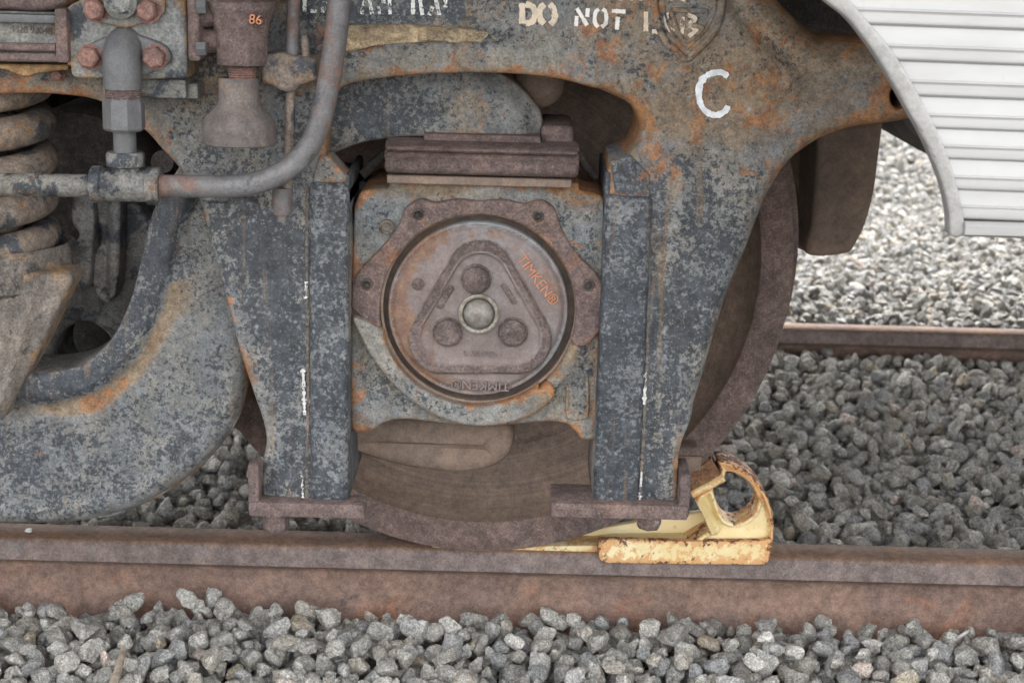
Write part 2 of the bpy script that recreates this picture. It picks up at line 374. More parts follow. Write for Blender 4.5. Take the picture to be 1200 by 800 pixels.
# ------------------------------------------------------------------ objects
def tag(o, label=None, cat=None, group=None, kind=None):
    if label: o['label'] = label
    if cat: o['category'] = cat
    if group: o['group'] = group
    if kind: o['kind'] = kind
    return o
def worigin(o):
    v = Vector(o.location)
    while o.parent:
        o = o.parent
        v = v + Vector(o.location)
    return v
def empty(name, loc, label=None, cat=None, group=None):
    o = bpy.data.objects.new(name, None)
    o.location = loc
    o.empty_display_size = 0.1
    C.objects.link(o)
    return tag(o, label, cat, group)
def link(name, me, mat, parent=None, angle=38, smooth=True, origin=None):
    """mesh with world coordinates -> object with its origin in its own middle"""
    n = len(me.vertices)
    co = np.empty(n * 3, np.float32); me.vertices.foreach_get('co', co); co = co.reshape(-1, 3)
    c = (co.min(0) + co.max(0)) / 2 if origin is None else np.array(origin, np.float32)
    me.vertices.foreach_set('co', (co - c).ravel())
    if smooth:
        me.polygons.foreach_set('use_smooth', np.ones(len(me.polygons), bool))
        me.set_sharp_from_angle(angle=math.radians(angle))
    me.update()
    me.name = name
    if mat and not me.materials: me.materials.append(M[mat] if isinstance(mat, str) else mat)
    o = bpy.data.objects.new(name, me)
    C.objects.link(o)
    if parent:
        o.parent = parent
        o.location = Vector(c.tolist()) - worigin(parent)
    else: o.location = c.tolist()
    return o
def from_bm(bm, name='m'):
    bmesh.ops.recalc_face_normals(bm, faces=bm.faces)
    me = bpy.data.meshes.new(name); bm.to_mesh(me); bm.free()
    return me
def np_mesh(v, f, name='m', attrs=None):
    me = bpy.data.meshes.new(name)
    f = np.asarray(f, np.int32)
    me.vertices.add(len(v)); me.vertices.foreach_set('co', np.asarray(v, np.float32).ravel())
    k = f.shape[1]
    me.loops.add(f.size); me.loops.foreach_set('vertex_index', f.ravel())
    me.polygons.add(len(f)); me.polygons.foreach_set('loop_start', np.arange(0, f.size, k, dtype=np.int32))
    me.update(calc_edges=True); me.validate()
    for nm, a in (attrs or {}).items():
        at = me.attributes.new(nm, 'FLOAT', 'POINT'); at.data.foreach_set('value', np.asarray(a, np.float32))
    return me
def set_attr(me, nm, a):
    at = me.attributes.new(nm, 'FLOAT', 'POINT'); at.data.foreach_set('value', np.asarray(a, np.float32))

def seg_dist(pts, poly, closed=True):
    a = np.asarray(poly, float)
    b = np.roll(a, -1, 0) if closed else a[1:]
    if not closed: a = a[:-1]
    d = np.full(len(pts), 1e9)
    for i in range(0, len(pts), 4000):
        p = pts[i:i + 4000, None, :]
        ab = (b - a)[None]
        t = np.clip(((p - a[None]) * ab).sum(2) / np.maximum((ab ** 2).sum(2), 1e-14), 0, 1)
        d[i:i + 4000] = np.sqrt((((a[None] + ab * t[..., None]) - p) ** 2).sum(2)).min(1)
    return d
def inside(pts, poly):
    x, y = pts[:, 0], pts[:, 1]
    r = np.zeros(len(pts), bool)
    n = len(poly)
    for i in range(n):
        (x1, y1), (x2, y2) = poly[i], poly[(i + 1) % n]
        if y1 == y2: continue
        c = ((y1 > y) != (y2 > y)) & (x < (x2 - x1) * (y - y1) / (y2 - y1) + x1)
        r ^= c
    return r
def spline(pts, closed=True, n=6):
    """Catmull-Rom through the points; a point with a third value 1 is a sharp corner"""
    p = [np.array(q[:2], float) for q in pts]
    sh = [len(q) > 2 and q[2] == 1 for q in pts]
    out = []
    N = len(p)
    for i in range(N if closed else N - 1):
        p1, p2 = p[i], p[(i + 1) % N]
        p0 = p[(i - 1) % N] if (closed or i > 0) else p1
        p3 = p[(i + 2) % N] if (closed or i + 2 < N) else p2
        m1 = (p2 - p1) if sh[i] else (p2 - p0) / 2
        m2 = (p2 - p1) if sh[(i + 1) % N] else (p3 - p1) / 2
        if sh[i] and sh[(i + 1) % N]: out.append(p1); continue
        L = np.linalg.norm(p2 - p1)
        m1 = m1 * min(1.0, 1.6 * L / (np.linalg.norm(m1) + 1e-9)); m2 = m2 * min(1.0, 1.6 * L / (np.linalg.norm(m2) + 1e-9))
        for k in range(n):
            t = k / n
            out.append((2 * t**3 - 3 * t**2 + 1) * p1 + (t**3 - 2 * t**2 + t) * m1 + (-2 * t**3 + 3 * t**2) * p2 + (t**3 - t**2) * m2)
    if not closed: out.append(p[-1])
    return np.array(out)
def resample(p, step, closed=True):
    q = np.vstack([p, p[:1]]) if closed else p
    out = []
    for a, b in zip(q[:-1], q[1:]):
        k = max(1, int(round(np.linalg.norm(b - a) / step)))
        for j in range(k): out.append(a + (b - a) * j / k)
    if not closed: out.append(q[-1])
    return np.array(out)
def sstep(x, a, b):
    t = np.clip((x - a) / (b - a), 0, 1)
    return t * t * (3 - 2 * t)

def relief(name, outline, Y, thick, mat, parent, step=0.006, rnd=0.006, holes=(), hfn=None, rust=None, edge_w=0.012, smooth_out=True, angle=38, back=True):
    """a casting: outline traced in photo pixels on the plane at depth Y, rounded edges, modelled front, real thickness.
       hfn(px,py,d) -> metres towards the viewer; thick may be a function of (px,py)"""
    loops = []
    for k, lp in enumerate([outline] + list(holes)):
        q = spline(lp) if smooth_out else np.array([u[:2] for u in lp], float)
        w = np.array([P(a, b, Y) for a, b in q])[:, [0, 2]]
        loops.append(resample(w, step))
    lo, hi = loops[0].min(0), loops[0].max(0)
    gx, gz = np.meshgrid(np.arange(lo[0], hi[0], step), np.arange(lo[1], hi[1], step * 0.866), indexing='ij')
    gx = gx + (np.arange(gx.shape[1]) % 2)[None, :] * step * 0.5
    pts = np.column_stack([gx.ravel(), gz.ravel()])
    pts = pts + rng.normal(0, step * 0.03, pts.shape)
    def ins(p):
        r = inside(p, loops[0])
        for h in loops[1:]: r &= ~inside(p, h)
        return r
    def dist(p):
        d = seg_dist(p, loops[0])
        for h in loops[1:]: d = np.minimum(d, seg_dist(p, h))
        return d
    pts = pts[ins(pts)]
    pts = pts[dist(pts) > max(rnd * 1.15, step * 0.45)]
    rings = []
    for lp in loops:
        nx, pv = np.roll(lp, -1, 0), np.roll(lp, 1, 0)
        tg = nx - pv; tg /= np.linalg.norm(tg, axis=1)[:, None] + 1e-12
        nr = np.column_stack([-tg[:, 1], tg[:, 0]])
        for f in (0.12, 0.42, 1.0):
            for s_ in (1, -1):
                c = lp + nr * s_ * rnd * f
                c = c[ins(c)]
                if len(c):
                    dd = dist(c)
                    rings.append(c[dd > rnd * f * 0.9])
    allp = [np.vstack(loops)] + rings + [pts]
    V = np.vstack(allp)
    nb = sum(len(l) for l in loops)
    ed = []
    s0 = 0
    for lp in loops:
        ed += [(s0 + i, s0 + (i + 1) % len(lp)) for i in range(len(lp))]
        s0 += len(lp)
    vo, eo, fo, ov, oe, of = delaunay_2d_cdt([Vector(v) for v in V], ed, [], 0, 1e-7)
    vv = np.array([(v[0], v[1]) for v in vo])
    ff = np.array([f for f in fo if len(f) == 3])
    cen = vv[ff].mean(1)
    ff = ff[ins(cen)]
    a2 = (vv[ff[:, 1]] - vv[ff[:, 0]]); b2 = (vv[ff[:, 2]] - vv[ff[:, 0]])
    flip = (a2[:, 0] * b2[:, 1] - a2[:, 1] * b2[:, 0]) < 0
    ff[flip] = ff[flip][:, ::-1]
    d = dist(vv)
    w3 = np.column_stack([vv[:, 0], np.full(len(vv), Y), vv[:, 1]])
    px, py = proj(w3)
    h = -(rnd - np.sqrt(np.maximum(rnd**2 - np.clip(rnd - d, 0, rnd)**2, 0)))
    if hfn is not None: h = h + hfn(px, py, d)
    th = thick(px, py) if callable(thick) else np.full(len(vv), thick)
    front = w3.copy(); front[:, 1] = Y - h
    # (x,z) counter-clockwise seen from -Y : normal towards the viewer
    backv = w3.copy(); backv[:, 1] = Y + th
    n = len(vv)
    from collections import Counter
    e2 = np.vstack([ff[:, [0, 1]], ff[:, [1, 2]], ff[:, [2, 0]]])
    key = Counter(map(tuple, np.sort(e2, 1).tolist()))
    bnd = np.array([e for e in e2.tolist() if key[tuple(sorted(e))] == 1])
    walls = np.vstack([np.column_stack([bnd[:, 1], bnd[:, 0], bnd[:, 0] + n]), np.column_stack([bnd[:, 1], bnd[:, 0] + n, bnd[:, 1] + n])])
    fs = [ff, walls] + ([ff[:, ::-1] + n] if back else [])
    ra = rust(px, py, d) if rust is not None else np.zeros(n)
    ea = np.exp(-(d / edge_w) ** 1.0)
    me = np_mesh(np.vstack([front, backv]), np.vstack(fs), name, {'rust': np.tile(ra, 2), 'edge': np.tile(ea, 2)})
    return link(name, me, mat, parent, angle)

def box(name, lo, hi, mat, parent, bev=0.004, seg=2, rot=None, taper=None):
    bm = bmesh.new()
    bmesh.ops.create_cube(bm, size=1.0)
    lo, hi = np.array(lo, float), np.array(hi, float)
    c = (lo + hi) / 2
    for v in bm.verts:
        q = np.array(v.co) * (hi - lo)
        v.co = Vector(q)
    if bev: bmesh.ops.bevel(bm, geom=list(bm.edges), offset=bev, segments=seg, profile=0.6, affect='EDGES')
    if rot is not None: bmesh.ops.rotate(bm, verts=bm.verts, cent=(0, 0, 0), matrix=rot)
    for v in bm.verts: v.co += Vector(c)
    return link(name, from_bm(bm), mat, parent)
def pbox(name, x0, y0, x1, y1, Y0, Y1, mat, parent, bev=0.004, seg=2, rot=None):
    """box whose front face spans the given photo pixels on plane Y0"""
    m = P((x0 + x1) / 2, (y0 + y1) / 2, Y0)
    xa, xb = P(x0, (y0 + y1) / 2, Y0)[0], P(x1, (y0 + y1) / 2, Y0)[0]
    za, zb = P((x0 + x1) / 2, y0, Y0)[2], P((x0 + x1) / 2, y1, Y0)[2]
    return box(name, (xa, Y0, zb), (xb, Y1, za), mat, parent, bev, seg, rot)
def tube_mesh(path, rad, n=16, cap=True, sq=1.0):
    path = [Vector(p) for p in path]
    N = len(path)
    rads = rad if hasattr(rad, '__len__') else [rad] * N
    vs, fs = [], []
    t0 = (path[1] - path[0]).normalized()
    ref = Vector((0, -1, 0)) if abs(t0.y) < 0.9 else Vector((0, 0, 1))
    u = (ref - t0 * ref.dot(t0)).normalized()
    for i in range(N):
        t = ((path[min(i + 1, N - 1)] - path[max(i - 1, 0)])).normalized()
        u = (u - t * u.dot(t)).normalized()
        w = t.cross(u)
        for k in range(n):
            a = 2 * math.pi * k / n
            vs.append(path[i] + (u * math.cos(a) * sq + w * math.sin(a)) * rads[i])
    bm = bmesh.new()
    bv = [bm.verts.new(v) for v in vs]
    for i in range(N - 1):
        for k in range(n):
            bm.faces.new((bv[i * n + k], bv[i * n + (k + 1) % n], bv[(i + 1) * n + (k + 1) % n], bv[(i + 1) * n + k]))
    if cap:
        bm.faces.new(bv[:n]); bm.faces.new(bv[-n:])
    return from_bm(bm)
def tube(name, path, rad, mat, parent, n=16, cap=True, sq=1.0):
    return link(name, tube_mesh(path, rad, n, cap, sq), mat, parent)
def lathe_mesh(prof, origin, axis='Z', n=40, closed=False):
    """prof: list of (along axis, radius)"""
    bm = bmesh.new()
    o = Vector(origin)
    rings = []
    for a, r in prof:
        ring = []
        for k in range(n):
            t = 2 * math.pi * k / n
            if axis == 'Z': q = Vector((r * math.cos(t), r * math.sin(t), a))
            elif axis == 'Y': q = Vector((r * math.cos(t), a, r * math.sin(t)))
            else: q = Vector((a, r * math.cos(t), r * math.sin(t)))
            ring.append(bm.verts.new(o + q))
        rings.append(ring)
    for r0, r1 in zip(rings, rings[1:] + ([rings[0]] if closed else [])):
        for k in range(n): bm.faces.new((r0[k], r0[(k + 1) % n], r1[(k + 1) % n], r1[k]))
    if not closed:
        if prof[0][1] > 1e-6: bm.faces.new(rings[0])
        if prof[-1][1] > 1e-6: bm.faces.new(rings[-1])
    bmesh.ops.remove_doubles(bm, verts=bm.verts, dist=1e-7)
    return from_bm(bm)
def lathe(name, prof, origin, mat, parent, axis='Z', n=40, closed=False, angle=38):
    return link(name, lathe_mesh(prof, origin, axis, n, closed), mat, parent, angle)
def hexbolt(name, c, r, h, axis, mat, parent, spin=0.3):
    """hexagonal head or nut with a domed, chamfered top and a washer face; axis is the outward direction"""
    bm = bmesh.new()
    prof = [(-h * 0.2, r * 1.18, 24), (0.02 * h, r * 1.18, 24), (0.02 * h, r, 6), (0.80 * h, r, 6), (h, r * 0.80, 6), (h * 1.03, r * 0.4, 6)]
    ax = Vector(axis).normalized()
    u = ax.orthogonal().normalized(); w = ax.cross(u)
    def ring(a, rr, n):
        return [bm.verts.new(Vector(c) + ax * a + (u * math.cos(spin + 2 * math.pi * k / n) + w * math.sin(spin + 2 * math.pi * k / n)) * rr) for k in range(n)]
    a, b = ring(*prof[0]), ring(*prof[1])
    for k in range(24): bm.faces.new((a[k], a[(k + 1) % 24], b[(k + 1) % 24], b[k]))
    bm.faces.new(b); bm.faces.new(a)
    rs = [ring(*p_) for p_ in prof[2:]]
    for r0, r1 in zip(rs, rs[1:]):
        for k in range(6): bm.faces.new((r0[k], r0[(k + 1) % 6], r1[(k + 1) % 6], r1[k]))
    bm.faces.new(rs[-1])
    return link(name, from_bm(bm), mat, parent, 30)
def text_mesh(s, size, extrude):
    cu = bpy.data.curves.new('t', 'FONT')
    cu.body = s; cu.size = size; cu.extrude = extrude; cu.align_x = 'CENTER'; cu.align_y = 'CENTER'
    cu.resolution_u = 4
    o = bpy.data.objects.new('t', cu); C.objects.link(o)
    dg = bpy.context.evaluated_depsgraph_get()
    me = bpy.data.meshes.new_from_object(o.evaluated_get(dg))
    bpy.data.objects.remove(o); bpy.data.curves.remove(cu)
    return me
def letter(name, s, size, extrude, pos, rot_deg, mat, parent, sx=1.0):
    """raised lettering lying on a face that looks towards -Y"""
    me = text_mesh(s, size, extrude)
    me.materials.clear()
    a = math.radians(rot_deg)
    for v in me.vertices:
        x, y, z = v.co.x * sx, v.co.y, v.co.z
        v.co = Vector((pos[0] + x * math.cos(a) - y * math.sin(a), pos[1] - z, pos[2] + x * math.sin(a) + y * math.cos(a)))
    me.update()
    return link(name, me, mat, parent)
def bvh_of(o):
    w = worigin(o)
    me = o.data
    return BVHTree.FromPolygons([Vector(v.co) + w for v in me.vertices], [tuple(p.vertices) for p in me.polygons])
def onto(bvh, x, z, lift=0.0, default=-0.33):
    h = bvh.ray_cast(Vector((x, -1.2, z)), Vector((0, 1, 0)))
    return (h[0].y if h[0] is not None else default) - lift
def stroke(name, px_path, width_px, bvh, Y, mat, parent, lift=0.0012, ragged=0.10, n=5):
    """a painted brush or stencil stroke lying on a surface"""
    p = spline([q for q in px_path], closed=False, n=n) if len(px_path) > 2 else np.array(px_path, float)
    p = resample(p, 2.0, closed=False)
    tg = np.gradient(p, axis=0); tg /= np.linalg.norm(tg, axis=1)[:, None] + 1e-9
    nr = np.column_stack([-tg[:, 1], tg[:, 0]])
    rows = []
    for i in range(len(p)):
        wd_ = width_px * (1 + rng.normal(0, ragged))
        rows.append([p[i] + nr[i] * wd_ * s_ for s_ in (-0.5, -0.17, 0.17, 0.5)])
    vs, fs = [], []
    for r in rows:
        for q in r:
            w = P(q[0], q[1], Y)
            y = onto(bvh, w[0], w[2], lift, Y)
            w = P(q[0], q[1], y)
            vs.append((w[0], y, w[2]))
    for i in range(len(rows) - 1):
        for k in range(3): fs.append((i * 4 + k, i * 4 + k + 1, i * 4 + k + 5, i * 4 + k + 4))
    return link(name, np_mesh(vs, fs), mat, parent)
def bead(name, px_path, r, bvh, Y, mat, parent, sink=0.3, bumpy=0.25, n=8, smooth_path=True, step=2.5):
    """weld bead or cast-on ridge following a surface"""
    p = spline(px_path, closed=False) if (smooth_path and len(px_path) > 2) else np.array([q[:2] for q in px_path], float)
    p = resample(p, step, closed=False)
    path, rad = [], []
    for q in p:
        w = P(q[0], q[1], Y)
        y = onto(bvh, w[0], w[2], 0, Y)
        w = P(q[0], q[1], y)
        path.append((w[0], y + r * sink, w[2])); rad.append(r * (1 + rng.uniform(-bumpy, bumpy)))
    rad[0] *= 0.5; rad[-1] *= 0.5
    me = tube_mesh(path, rad, n)
    set_attr(me, 'rust', [1.0 if 'shield' in name else 0.2] * len(me.vertices))
    return link(name, me, mat, parent)

# ------------------------------------------------------------------ stones
def ico(sub):
    bm = bmesh.new(); bmesh.ops.create_icosphere(bm, subdivisions=sub, radius=1.0)
    v = np.array([q.co for q in bm.verts]); f = np.array([[q.index for q in t.verts] for t in bm.faces])
    bm.free()
    return v, f
def stone_shape(sub, seed, k=11):
    g = np.random.default_rng(seed)
    v, f = ico(sub)
    v = v / np.linalg.norm(v, axis=1)[:, None]
    nn = g.normal(size=(k, 3)); nn /= np.linalg.norm(nn, axis=1)[:, None]
    dd = g.uniform(0.58, 0.92, k)
    r = np.full(len(v), 1.28)
    for a, b in zip(nn, dd):
        c = v @ a
        r = np.minimum(r, np.where(c > 0.05, b / np.maximum(c, 0.05), 9))
    # knobbly surface
    for q in range(7):
        w = g.normal(size=3) * (2.5 + q)
        r = r * (1 + 0.013 * np.sin(v @ w + g.uniform(0, 6)))
    r = r * (1 + g.normal(0, 0.016, len(v)))
    v = v * r[:, None] * np.array([1.0, g.uniform(0.75, 1.0), g.uniform(0.62, 0.9)])
    return v, f
def rot_mats(n, g):
    q = g.normal(size=(n, 4)); q /= np.linalg.norm(q, axis=1)[:, None]
    w, x, y, z = q.T
    return np.stack([np.stack([1 - 2 * (y*y + z*z), 2 * (x*y - z*w), 2 * (x*z + y*w)], -1),
                     np.stack([2 * (x*y + z*w), 1 - 2 * (x*x + z*z), 2 * (y*z - x*w)], -1),
                     np.stack([2 * (x*z - y*w), 2 * (y*z + x*w), 1 - 2 * (x*x + y*y)], -1)], 1), q
def pile(x0, x1, y0, y1, zf, n, r0, r1, seed, cell=0.006):
    """drop stones one by one into the lowest of a few random spots"""
    g = np.random.default_rng(seed)
    gx, gy = np.arange(x0, x1, cell), np.arange(y0, y1, cell)
    H = zf(gx[:, None] + 0 * gy[None], gy[None] + 0 * gx[:, None]).astype(float)
    base = H.copy()
    out = np.empty((n, 4))
    rr = r0 + (r1 - r0) * g.beta(1.5, 2.9, n)
    rr = -np.sort(-rr) if False else rr
    for i in range(n):
        r = rr[i]
        best = None
        for _ in range(4):
            cx, cy = g.uniform(x0 + r * 0.4, x1 - r * 0.4), g.uniform(y0 + r * 0.6, y1 - r * 0.6)
            ix, iy = int((cx - x0) / cell), int((cy - y0) / cell)
            k = max(1, int(r * 0.75 / cell))
            s_ = np.s_[max(ix - k, 0):ix + k + 1, max(iy - k, 0):iy + k + 1]
            rel = (H[s_] - base[s_]).mean()
            if best is None or rel < best[0]: best = (rel, cx, cy, s_)
        _, cx, cy, s_ = best
        hh = H[s_]
        z = 0.55 * hh.mean() + 0.45 * hh.max() + r * 0.62
        out[i] = (cx, cy, z, r)
        k = int(r * 0.9 / cell) + 1
        ix, iy = int((cx - x0) / cell), int((cy - y0) / cell)
        a, b = max(ix - k, 0), max(iy - k, 0)
        sub = H[a:ix + k + 1, b:iy + k + 1]
        X = gx[a:a + sub.shape[0]][:, None] - cx; Yy = gy[b:b + sub.shape[1]][None] - cy
        q = 1 - (X * X + Yy * Yy) / (r * r)
        np.maximum(sub, np.where(q > 0, z + 0.72 * r * np.sqrt(np.maximum(q, 0)), -9), out=sub)
    return out, H, (gx, gy)
def stone_mass(name, st, shapes, parent, seed, mat='stone_mass'):
    g = np.random.default_rng(seed)
    R, _ = rot_mats(len(st), g)
    vs, fs, ts = [], [], []
    off = 0
    which = g.integers(0, len(shapes), len(st))
    tint = g.uniform(0, 1, len(st))
    for k, (v, f) in enumerate(shapes):
        idx = np.where(which == k)[0]
        if not len(idx): continue
        w = np.einsum('nij,vj->nvi', R[idx], v) * st[idx, 3][:, None, None] + st[idx, None, :3]
        vs.append(w.reshape(-1, 3))
        fs.append((f[None] + (np.arange(len(idx)) * len(v))[:, None, None]).reshape(-1, 3) + off)
        ts.append(np.repeat(tint[idx], len(v)))
        off += len(idx) * len(v)
    me = np_mesh(np.vstack(vs), np.vstack(fs), name, {'tint': np.concatenate(ts)})
    return tag(link(name, me, mat, parent, 22), kind='stuff')
SH3 = [stone_shape(3, 900 + k, 13) for k in range(16)]
SH2 = [stone_shape(2, 100 + k) for k in range(24)]
SH1 = [stone_shape(1, 300 + k, 8) for k in range(20)]
STONE_ME = []
for v, f in SH3:
    me = np_mesh(v, f, 'stone')
    me.polygons.foreach_set('use_smooth', np.ones(len(me.polygons), bool)); me.set_sharp_from_angle(angle=math.radians(24))
    me.materials.append(M['stone']); STONE_ME.append(me)
def stone_objects(st, parent, seed):
    g = np.random.default_rng(seed)
    _, q = rot_mats(len(st), g)
    w0 = worigin(parent)
    for i, (x, y, z, r) in enumerate(st):
        o = bpy.data.objects.new('stone', STONE_ME[int(g.integers(0, len(STONE_ME)))])
        o.parent = parent
        o.location = Vector((x, y, z)) - w0
        o.rotation_mode = 'QUATERNION'; o.rotation_quaternion = q[i].tolist()
        o.scale = (r, r, r)
        C.objects.link(o)
def pick_visible(st, H, grid, n, xr=(-20, 1220), yr=(-20, 815)):
    gx, gy = grid
    px, py = proj(st[:, :3])
    dep = (st[:, :3] - CAM) @ FWD
    ix = np.clip(((st[:, 0] - gx[0]) / (gx[1] - gx[0])).astype(int), 0, len(gx) - 1)
    iy = np.clip(((st[:, 1] - gy[0]) / (gy[1] - gy[0])).astype(int), 0, len(gy) - 1)
    top = st[:, 2] + st[:, 3] * 0.75 - H[ix, iy]
    ok = (px > xr[0]) & (px < xr[1]) & (py > yr[0]) & (py < yr[1])
    score = np.where(ok & (top > -0.012), st[:, 3] / dep, -1)
    o = np.argsort(-score)
    o = o[score[o] > 0][:n]
    m = np.zeros(len(st), bool); m[o] = True
    return m

# ================================================================== THE SETTING
ground = tag(link('ground', np_mesh([(-200, -200, -0.30), (200, -200, -0.30), (200, 200, -0.30), (-200, 200, -0.30)], [(0, 1, 2, 3)]), 'gravel', origin=(0, 0, -0.30)),
             'flat grey gravel yard ground under the track', 'ground', kind='structure')
def sheet(name, x0, x1, y0, y1, zf, nx, ny, label):
    gx, gy = np.linspace(x0, x1, nx), np.linspace(y0, y1, ny)
    X, Y = np.meshgrid(gx, gy, indexing='ij')
    v = np.column_stack([X.ravel(), Y.ravel(), zf(X, Y).ravel()])
    i = np.arange(nx * ny).reshape(nx, ny)
    f = np.stack([i[:-1, :-1], i[1:, :-1], i[1:, 1:], i[:-1, 1:]], -1).reshape(-1, 4)
    return tag(link(name, np_mesh(v, f), 'gravel'), label, 'gravel', kind='structure')
z_sh = lambda X, Y: -0.170 + 0.0 * X - np.clip(-Y - 0.10, 0, 1.4) * 0.10
z_cr = lambda X, Y: -0.112 + 0.010 * np.sin(X * 3 + Y * 4) - 0.012 * sstep(np.abs(Y - 0.8), 0.5, 0.2)
z_fy = lambda X, Y: -0.118 - np.clip(Y - 2.0, 0, 3) * 0.055
shoulder = sheet('ballast_shoulder', -4, 4, -3.2, 0.055, z_sh, 40, 30, 'grey ballast stones heaped against the outside of the near rail')
crib = sheet('ballast_crib', -4, 4.5, 0.055, 1.535, z_cr, 50, 24, 'grey ballast stones in the shade between the two rails')
yard = sheet('ballast_yard', -9, 14, 1.54, 22.0, z_fy, 60, 60, 'pale sunlit gravel lying beyond the far rail')

st, Hh, gr = pile(-1.15, 1.15, -0.62, 0.012, z_sh, 5000, 0.0085, 0.0270, 11)
m = pick_visible(st, Hh, gr, 300)
stone_objects(st[m], shoulder, 12)
stone_mass('ballast_stone_fill', st[~m], SH2, shoulder, 13)
st, Hh, gr = pile(-1.25, 2.0, 0.085, 1.50, z_cr, 11500, 0.0095, 0.0250, 21)
m = pick_visible(st, Hh, gr, 300, xr=(820, 1215), yr=(395, 660))
stone_objects(st[m], crib, 22)
stone_mass('ballast_stone_fill', st[~m], SH2[:12], crib, 23)
g = np.random.default_rng(31)
def scatter(x0, x1, y0, y1, n, r0, r1):
    x, y = g.uniform(x0, x1, n), g.uniform(y0, y1, n)
    r = g.uniform(r0, r1, n)
    return np.column_stack([x, y, z_fy(x, y) + g.uniform(0.0, 0.042, n), r])
far = np.vstack([scatter(0.15, 3.0, 1.59, 3.2, 9500, 0.011, 0.026), scatter(0.2, 4.2, 3.2, 6.0, 14000, 0.012, 0.028), scatter(0.4, 6, 6.0, 13, 12000, 0.018, 0.036),
                 scatter(-3.0, 0.15, 1.59, 3.2, 3500, 0.014, 0.030)])
stone_mass('gravel_stone_fill', far, SH1[:10], yard, 32, 'yard_stone')

# ---- rails
def rail(name, y0, sgn, label, x0=-6.0, x1=7.0, nseg=130):
    """sgn=+1: field side towards the viewer (head starts at y0)"""
    hw, H = 0.070, 0.171
    prof = [(0.006, 0.0005), (0.002, -0.003), (0.0, -0.009), (-0.0008, -0.034), (0.003, -0.0375), (0.020, -0.044), (0.0265, -0.054),
            (0.0275, -0.10), (0.024, -0.128), (0.010, -0.143), (-0.022, -0.158), (-0.032, -0.161), (-0.033, -0.171)]
    full = [(a, b) for a, b in prof] + [(hw - a, b) for a, b in reversed(prof)]
    n = len(full)
    xs = np.linspace(x0, x1, nseg)
    v = np.array([(x, y0 + a, b) for x in xs for a, b in full])
    f, mi = [], []
    slot = {0: 1, 1: 1, 2: 1, 3: 1}
    for i in range(nseg - 1):
        for k in range(n):
            k2 = (k + 1) % n
            f.append((i * n + k, (i + 1) * n + k, (i + 1) * n + k2, i * n + k2))
            kk = min(k, n - 2 - k) if k < n - 1 else -1
            mi.append(0 if kk in (-1, 0) else 1 if kk < 4 else 2)
    me = np_mesh(v, f, name)
    me.flip_normals()
    for q in ('rail_top', 'rail_side', 'rail_web'): me.materials.append(M[q])
    me.polygons.foreach_set('material_index', np.array(mi, np.int32))
    lo = np.clip((-v[:, 2] - 0.07) / 0.06, 0, 1)
    set_attr(me, 'rust', lo)
    o = link(name, me, None, None, 42, origin=(0, y0 + hw / 2, -0.171))
    return tag(o, label, 'rail', 'rails of the track')
rail_near = rail('rail', 0.0, 1, 'rusty brown rail under the wheel and the yellow skid')
rail_far = rail('rail', 1.505, 1, 'rusty rail with its top in sunlight, across the crib from the yellow skid')

# ================================================================== THE TRUCK
BC = P(561, 364, -0.315)                       # middle of the bearing
XW = BC[0]
truck = empty('railcar_truck', (XW, 0.7875, 0.0), 'weathered black and rust cast steel passenger truck with roller bearing journal box and exposed wheel', 'rail truck')
YF = -0.33

ARCH = [(402, 102), (447, 92), (515, 87), (583, 86), (650, 92), (701, 106), (735, 121)]
TOPR = [(890, -30), (916, 0), (942, 26), (969, 46), (1004, 48), (1060, 52)]
LOWR = [(1069, 140), (1038, 146), (1003, 151), (964, 164), (934, 184), (918, 201), (899, 236), (877, 297), (855, 345), (815, 479)]
frame_out = [(-380, -130, 1), (840, -130, 1), (868, -70), (890, -30), (916, 0), (942, 26), (969, 46), (1004, 48), (1060, 52), (1112, 62), (1128, 95),
             (1112, 126), (1069, 140), (1038, 146), (1003, 151), (964, 164), (934, 184), (918, 201), (899, 236), (877, 297), (855, 345), (815, 479), (798, 525),
             (795, 553), (794, 590), (784, 600), (706, 600), (695, 588), (698, 500), (704, 400), (709, 300), (713, 240), (712, 203, 1), (716, 190, 1), (736, 182, 1),
             (745, 171), (751, 152), (746, 134), (735, 121), (701, 106), (650, 92), (583, 86), (515, 87), (447, 92), (402, 102), (388, 124), (383, 150), (382, 186, 1),
             (407, 211, 1), (410, 300), (408, 500), (406, 580), (398, 590), (315, 590), (306, 580), (307, 545), (310, 505), (285, 430), (258, 330), (232, 236),
             (219, 208), (205, 192), (188, 174), (167, 152), (120, 121), (69, 111), (0, 111), (-60, 116), (-100, 150), (-380, 150, 1)]
